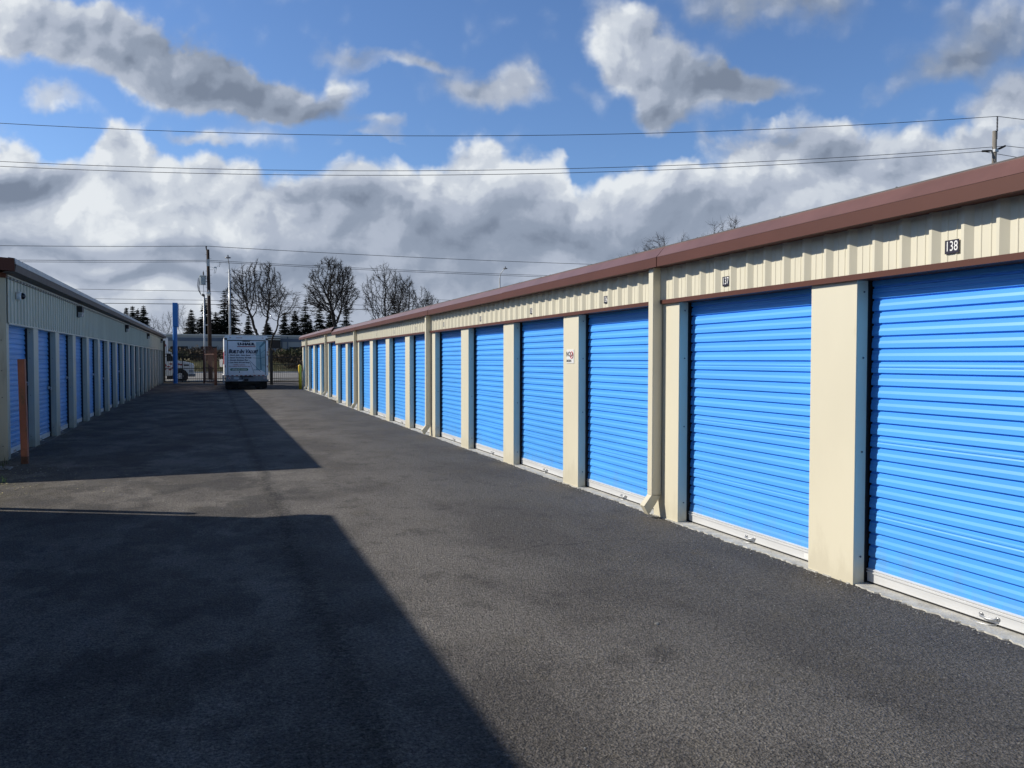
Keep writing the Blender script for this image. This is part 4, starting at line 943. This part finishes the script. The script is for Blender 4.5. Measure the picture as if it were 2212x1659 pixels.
    q0 = N[tp]; dr = N[tp]-N[par[tp]]; dr /= np.maximum(np.linalg.norm(dr, axis=1, keepdims=True), 1e-6)
    dr = dr + rg.normal(0, .55, dr.shape) + np.array([0, 0, .15]); dr /= np.linalg.norm(dr, axis=1, keepdims=True); L = rg.uniform(.5, 1., (len(tp), 1))*tl
    q1 = q0+dr*L*.5; q2 = q1+(dr+rg.normal(0, .3, dr.shape))*L*.5
    sm_ = ~big
    P0c = np.concatenate([P0[sm_], q0, q1]); P1c = np.concatenate([P1[sm_], q1, q2])
    R0c = np.concatenate([R0[sm_], np.full(len(q0), rt*.9), np.full(len(q1), rt*.7)]); R1c = np.concatenate([R1[sm_], np.full(len(q0), rt*.7), np.full(len(q1), rt*.35)])
    V, F = tube_fast(P0c, P1c, R0c, R1c, 3); np_mesh('crown', V, F, m, t)
    return t
bare_tree((9.9, 200, 2.8), [(6.3, 17.8, 5.0, 6.6, .5), (11.4, 18.6, 4.7, 6.8, .55)], 4.5, 'large twin-trunked leafless tree above the parked white truck', 1, 6500, step=.42, fork=[(-.1, 0), (1.5, 0)], scale_r=1.25, rt=.034, twigs=5)
bare_tree((9.3, 150, 2.4), [(11.6, 11.5, 3.6, 3.4, 1.)], 3.0, 'smaller leaning leafless tree right of the large twin-trunked tree', 2, 2200, step=.36, rt=.022, lean=.6, scale_r=1.1)
bare_tree((28.1, 200, 2.8), [(27.2, 18.4, 6.9, 7.6, 1.)], 4.0, 'tall round-crowned leafless tree standing alone left of the roof line', 3, 9000, step=.42, scale_r=1.2, rt=.036, twigs=5)
bare_tree((41.3, 200, 2.8), [(39.8, 17.2, 6.8, 7.8, 1.)], 3.5, 'open-crowned leafless tree behind the right building roof', 4, 5200, step=.46, rt=.030, scale_r=1.15)
bare_tree((48.5, 210, 2.8), [(48.0, 16.6, 5.6, 8.2, .75), (53.8, 14.3, 5.0, 5.6, .5)], 3.5, 'dense many-stemmed leafless tree, rightmost of the far group', 5, 9000, step=.42, rt=.032, fork=[(-1.5, 0), (.5, 0), (3., 0)], scale_r=.9, twigs=4)
for i, (x, z, rx, rz, lab) in enumerate(((-10.7, 9.5, 2.6, 4.2, 'pale slender leafless tree left of the blue pole sign'), (-7.0, 10.4, 2.2, 4.6, 'pale slender leafless tree right of the blue pole sign'),
                                         (-14.2, 9., 1.8, 3.8, 'faint thin leafless tree beside the left building roof'), (-5.0, 9.4, 1.9, 4.0, 'faint thin leafless tree behind the small conifer by the pole'))):
    bare_tree((x, 218, 3.), [(x, z, rx, rz, 1.)], 2.5, lab, 20+i, 1100, step=.4, rt=.017, m=bark_g, twigs=3, tl=1.2, scale_r=.9)
for i, (x, y, z, lab) in enumerate(((45.3, 79.6, 10.2, 'leafless treetop showing low above the right building roof'), (48.6, 78.4, 12.0, 'leafless treetop in the middle above the right building roof'), (54.0, 76.4, 13.4, 'highest leafless treetop above the right building roof'))):
    bare_tree((x, y, 0.), [(x, z-.5, 4.2, 4.4, 1.)], 5., lab, 60+i, 3200, step=.34, rt=.014, twigs=5, group='leafless treetops behind the right building', tl=1.0)
def conifer(x, y, z0, ztop, w, lab, seed, m=needle, sparse=1.):
    rg = np.random.default_rng(seed); H = ztop-z0
    t = thing('conifer', lab, 'tree', (x, y, z0), 'dark conifers beyond the warehouse')
    b = MB(); b.tube([(x, y, z0-.2), (x, y, z0+H*.6), (x, y, ztop-.1)], [H*.018, H*.010, .02], 6); b.build('trunk', bark, t)
    V = []
    z = z0+H*.06
    while z < ztop:
        f = 1-(z-z0)/H; ln = w*(f**.85)*rg.uniform(.75, 1.15)+.12; nb = max(5, int(20*sparse*(1.3-.6*f))); tier = rg.uniform(.7, 1.2)
        for k in range(nb):
            a = rg.uniform(0, 6.283); l = ln*tier*rg.uniform(.35, 1.15); dr = np.array([math.cos(a), math.sin(a)]); ns = max(2, int(l/.30))
            droop = rg.uniform(.15, .45)
            for s_ in range(ns):
                u_ = (s_+.6)/ns; c_ = np.array([x+dr[0]*l*u_, y+dr[1]*l*u_, z-droop*l*u_*u_+.10*l*u_+(.15*l*max(0, u_-.8))])
                sz = .20+.26*(1-abs(u_-.45))*min(1, l/2)
                for q in range(2):
                    v = rg.normal(0, 1, (3, 3))*np.array([sz, sz, sz*.30]); V.append(c_+v)
        z += max(.28, H*.029)*rg.uniform(.7, 1.4)
    for q in range(16): c_ = np.array([x, y, ztop-rg.uniform(0, .9)]); V.append(c_+rg.normal(0, 1, (3, 3))*np.array([.09, .09, .22]))
    V = np.array(V).reshape(-1, 3); F = np.arange(len(V)).reshape(-1, 3); np_mesh('crown', V, F, m, t)
con = [(-18.98, 220, 15.0, 1.9, 'left conifer of the cluster above the left building roof'), (-16.6, 221, 15.0, 2.3, 'right conifer of the cluster above the left building roof'), (-18.1, 223, 14.2, 1.6, 'conifer between the two taller ones above the left roof'), (-20.3, 219, 14.5, 1.4, 'leftmost sparse conifer above the left building roof'),
       (-5.42, 220, 14.3, 2.2, 'small pointed conifer between the blue sign and the mast'), (-2.0, 220, 17.0, 3.2, 'conifer directly behind the dark utility pole'), (2.5, 221, 19.4, 2.5, 'tallest conifer, just left of the street lamp'), (4.1, 219, 18.6, 2.4, 'tall conifer right behind the street lamp'),
       (8.1, 212, 12.7, 1.6, 'short conifer under the twin-trunked tree'), (.4, 224, 14.0, 2.3, 'conifer filling between the pole and the street lamp'), (17.5, 220, 14.0, 1.9, 'conifer left of the dense group right of the truck'), (20.3, 221, 14.9, 2.6, 'broad dense conifer in the middle of the right group'), (22.8, 219, 17.5, 2.2, 'tall narrow conifer left of the round-crowned tree'),
       (26.7, 220, 16.6, 1.9, 'conifer beneath the left side of the round-crowned tree'), (33.75, 220, 17.5, 1.8, 'pointed conifer right of the round-crowned tree'), (29.9, 223, 15.0, 2.6, 'low conifer behind the trunk of round-crowned tree'), (47.4, 222, 19.6, 2.9, 'dark conifer inside the dense leafless tree'), (57.1, 222, 18.6, 2.2, 'conifer at the right end of the far tree group'),
       (13.5, 225, 11.5, 2.6, 'low conifer behind the base of twin-trunked tree'), (24.9, 226, 12., 2.8, 'low wide conifer between taller ones, right group')]
for i, (x, y, zt, w, lab) in enumerate(con): conifer(x, y, 2.9, zt, w*(1.75 if w < 2.8 else 1.45), lab, 100+i, needle if i % 3 else needle2, .8 if 'sparse' in lab else 1.15)

# ------------------------------------------------------------------ small ground things
grassm = mat('fresh_grass', (.16, .26, .05), .8, var=.3, vscale=8.)
rg = random.Random(8)
b = MB()
def blade(b, x, y, h, lean, w=.006):
    a = rg.uniform(0, 6.28); dx, dy = math.cos(a)*lean, math.sin(a)*lean; px, py = -math.sin(a)*w, math.cos(a)*w
    b.add([(x-px, y-py, -.01), (x+px, y+py, -.01), (x+dx*.4+px*.7, y+dy*.4+py*.7, h*.6), (x+dx*.4-px*.7, y+dy*.4-py*.7, h*.6), (x+dx, y+dy, h)], [(0, 1, 2, 3), (3, 2, 4)])
for i in range(260):
    blade(b, rg.gauss(-2.78, .09), rg.gauss(11.95, .14), rg.uniform(.03, .11), rg.uniform(.02, .10))
o = b.build('grass_tuft', grassm, recalc=False); tag(center(o), 'bright green grass tuft at the left edge of the asphalt', 'grass')
b = MB()
for i in range(1500): blade(b, rg.uniform(-6, -2.95), rg.uniform(10.7, 14.3), rg.uniform(.03, .12), rg.uniform(.02, .08))
o = b.build('weeds', mat('weeds', (.07, .10, .03), .9, var=.4, vscale=5.), recalc=False); tag(o, 'low weeds between the two left buildings', 'weeds', kind='stuff')
b = MB()
for i in range(170):
    x = -3.1 + abs(rg.gauss(0, .55)); y = rg.uniform(10.6, 13.2)
    if rg.random() < .25: x += rg.uniform(0, 1.6)
    s_ = rg.uniform(.008, .028); a = rg.uniform(0, 3.14); ca, sa = math.cos(a), math.sin(a)
    P_ = [(-1, 0), (0, -.38), (1, 0), (0, .38)]; b.add([(x+s_*(p[0]*ca-p[1]*sa), y+s_*(p[0]*sa+p[1]*ca), .006+rg.uniform(0, .006)) for p in P_], [(0, 1, 2, 3)])
o = b.build('leaf_litter', mat('dry_leaf', (.42, .38, .20), .9, var=.4, vscale=10.), recalc=False); tag(o, 'scattered pale dead leaves on the asphalt near the left edge', 'leaves', kind='stuff')
def pebble(b, x, y, s_, z=0.):
    n0 = len(b.v); ico = [(0, 0, 1), (.9, 0, .4), (.28, .85, .4), (-.72, .53, .4), (-.72, -.53, .4), (.28, -.85, .4), (.72, .53, -.3), (-.28, .85, -.3), (-.9, 0, -.3), (-.28, -.85, -.3), (.72, -.53, -.3)]
    F_ = [(0, 1, 2), (0, 2, 3), (0, 3, 4), (0, 4, 5), (0, 5, 1), (1, 6, 2), (2, 7, 3), (3, 8, 4), (4, 9, 5), (5, 10, 1), (2, 6, 7), (3, 7, 8), (4, 8, 9), (5, 9, 10), (1, 10, 6)]
    b.add([(x+p[0]*s_*rg.uniform(.7, 1.2), y+p[1]*s_*rg.uniform(.7, 1.2), z+s_*.25+p[2]*s_*.6*rg.uniform(.7, 1.2)) for p in ico], F_)
stonem = mat('grey_stone', (.26, .26, .25), .9, var=.3, vscale=20.)
b = MB()
for i in range(120): pebble(b, rg.uniform(-3.5, -2.78), rg.gauss(13.55, .14), rg.uniform(.01, .035))
for i in range(40): pebble(b, rg.uniform(-3.0, -1.6), rg.uniform(12.3, 13.6), rg.uniform(.006, .016))
o = b.build('gravel', stonem); tag(o, 'loose grey gravel at the foot of the left building corner', 'gravel', kind='stuff')
for (x, y, s_, lab) in ((2.50, 4.19, .016, 'small pale stone lying alone on the sunlit asphalt'), (-.28, 19.5, .03, 'pale crumpled scrap on the shaded asphalt in the middle of the drive')):
    b = MB(); pebble(b, x, y, s_); o = b.build('stone', stonem); tag(center(o), lab, 'stone')
b = MB()
for i in range(260):
    pebble(b, rg.uniform(-1.5, 4.1), 2.2+abs(rg.gauss(0, 4.5)), rg.uniform(.0025, .006))
for i in range(420):
    pebble(b, 4.235-abs(rg.gauss(0, .05)), rg.uniform(2.6, 16), rg.uniform(.003, .009))
o = b.build('grit', stonem); tag(o, 'fine loose grit scattered over the near asphalt', 'grit', kind='stuff')
for k_ in list(bpy.data.objects):
    if '_o' in k_: del k_['_o']
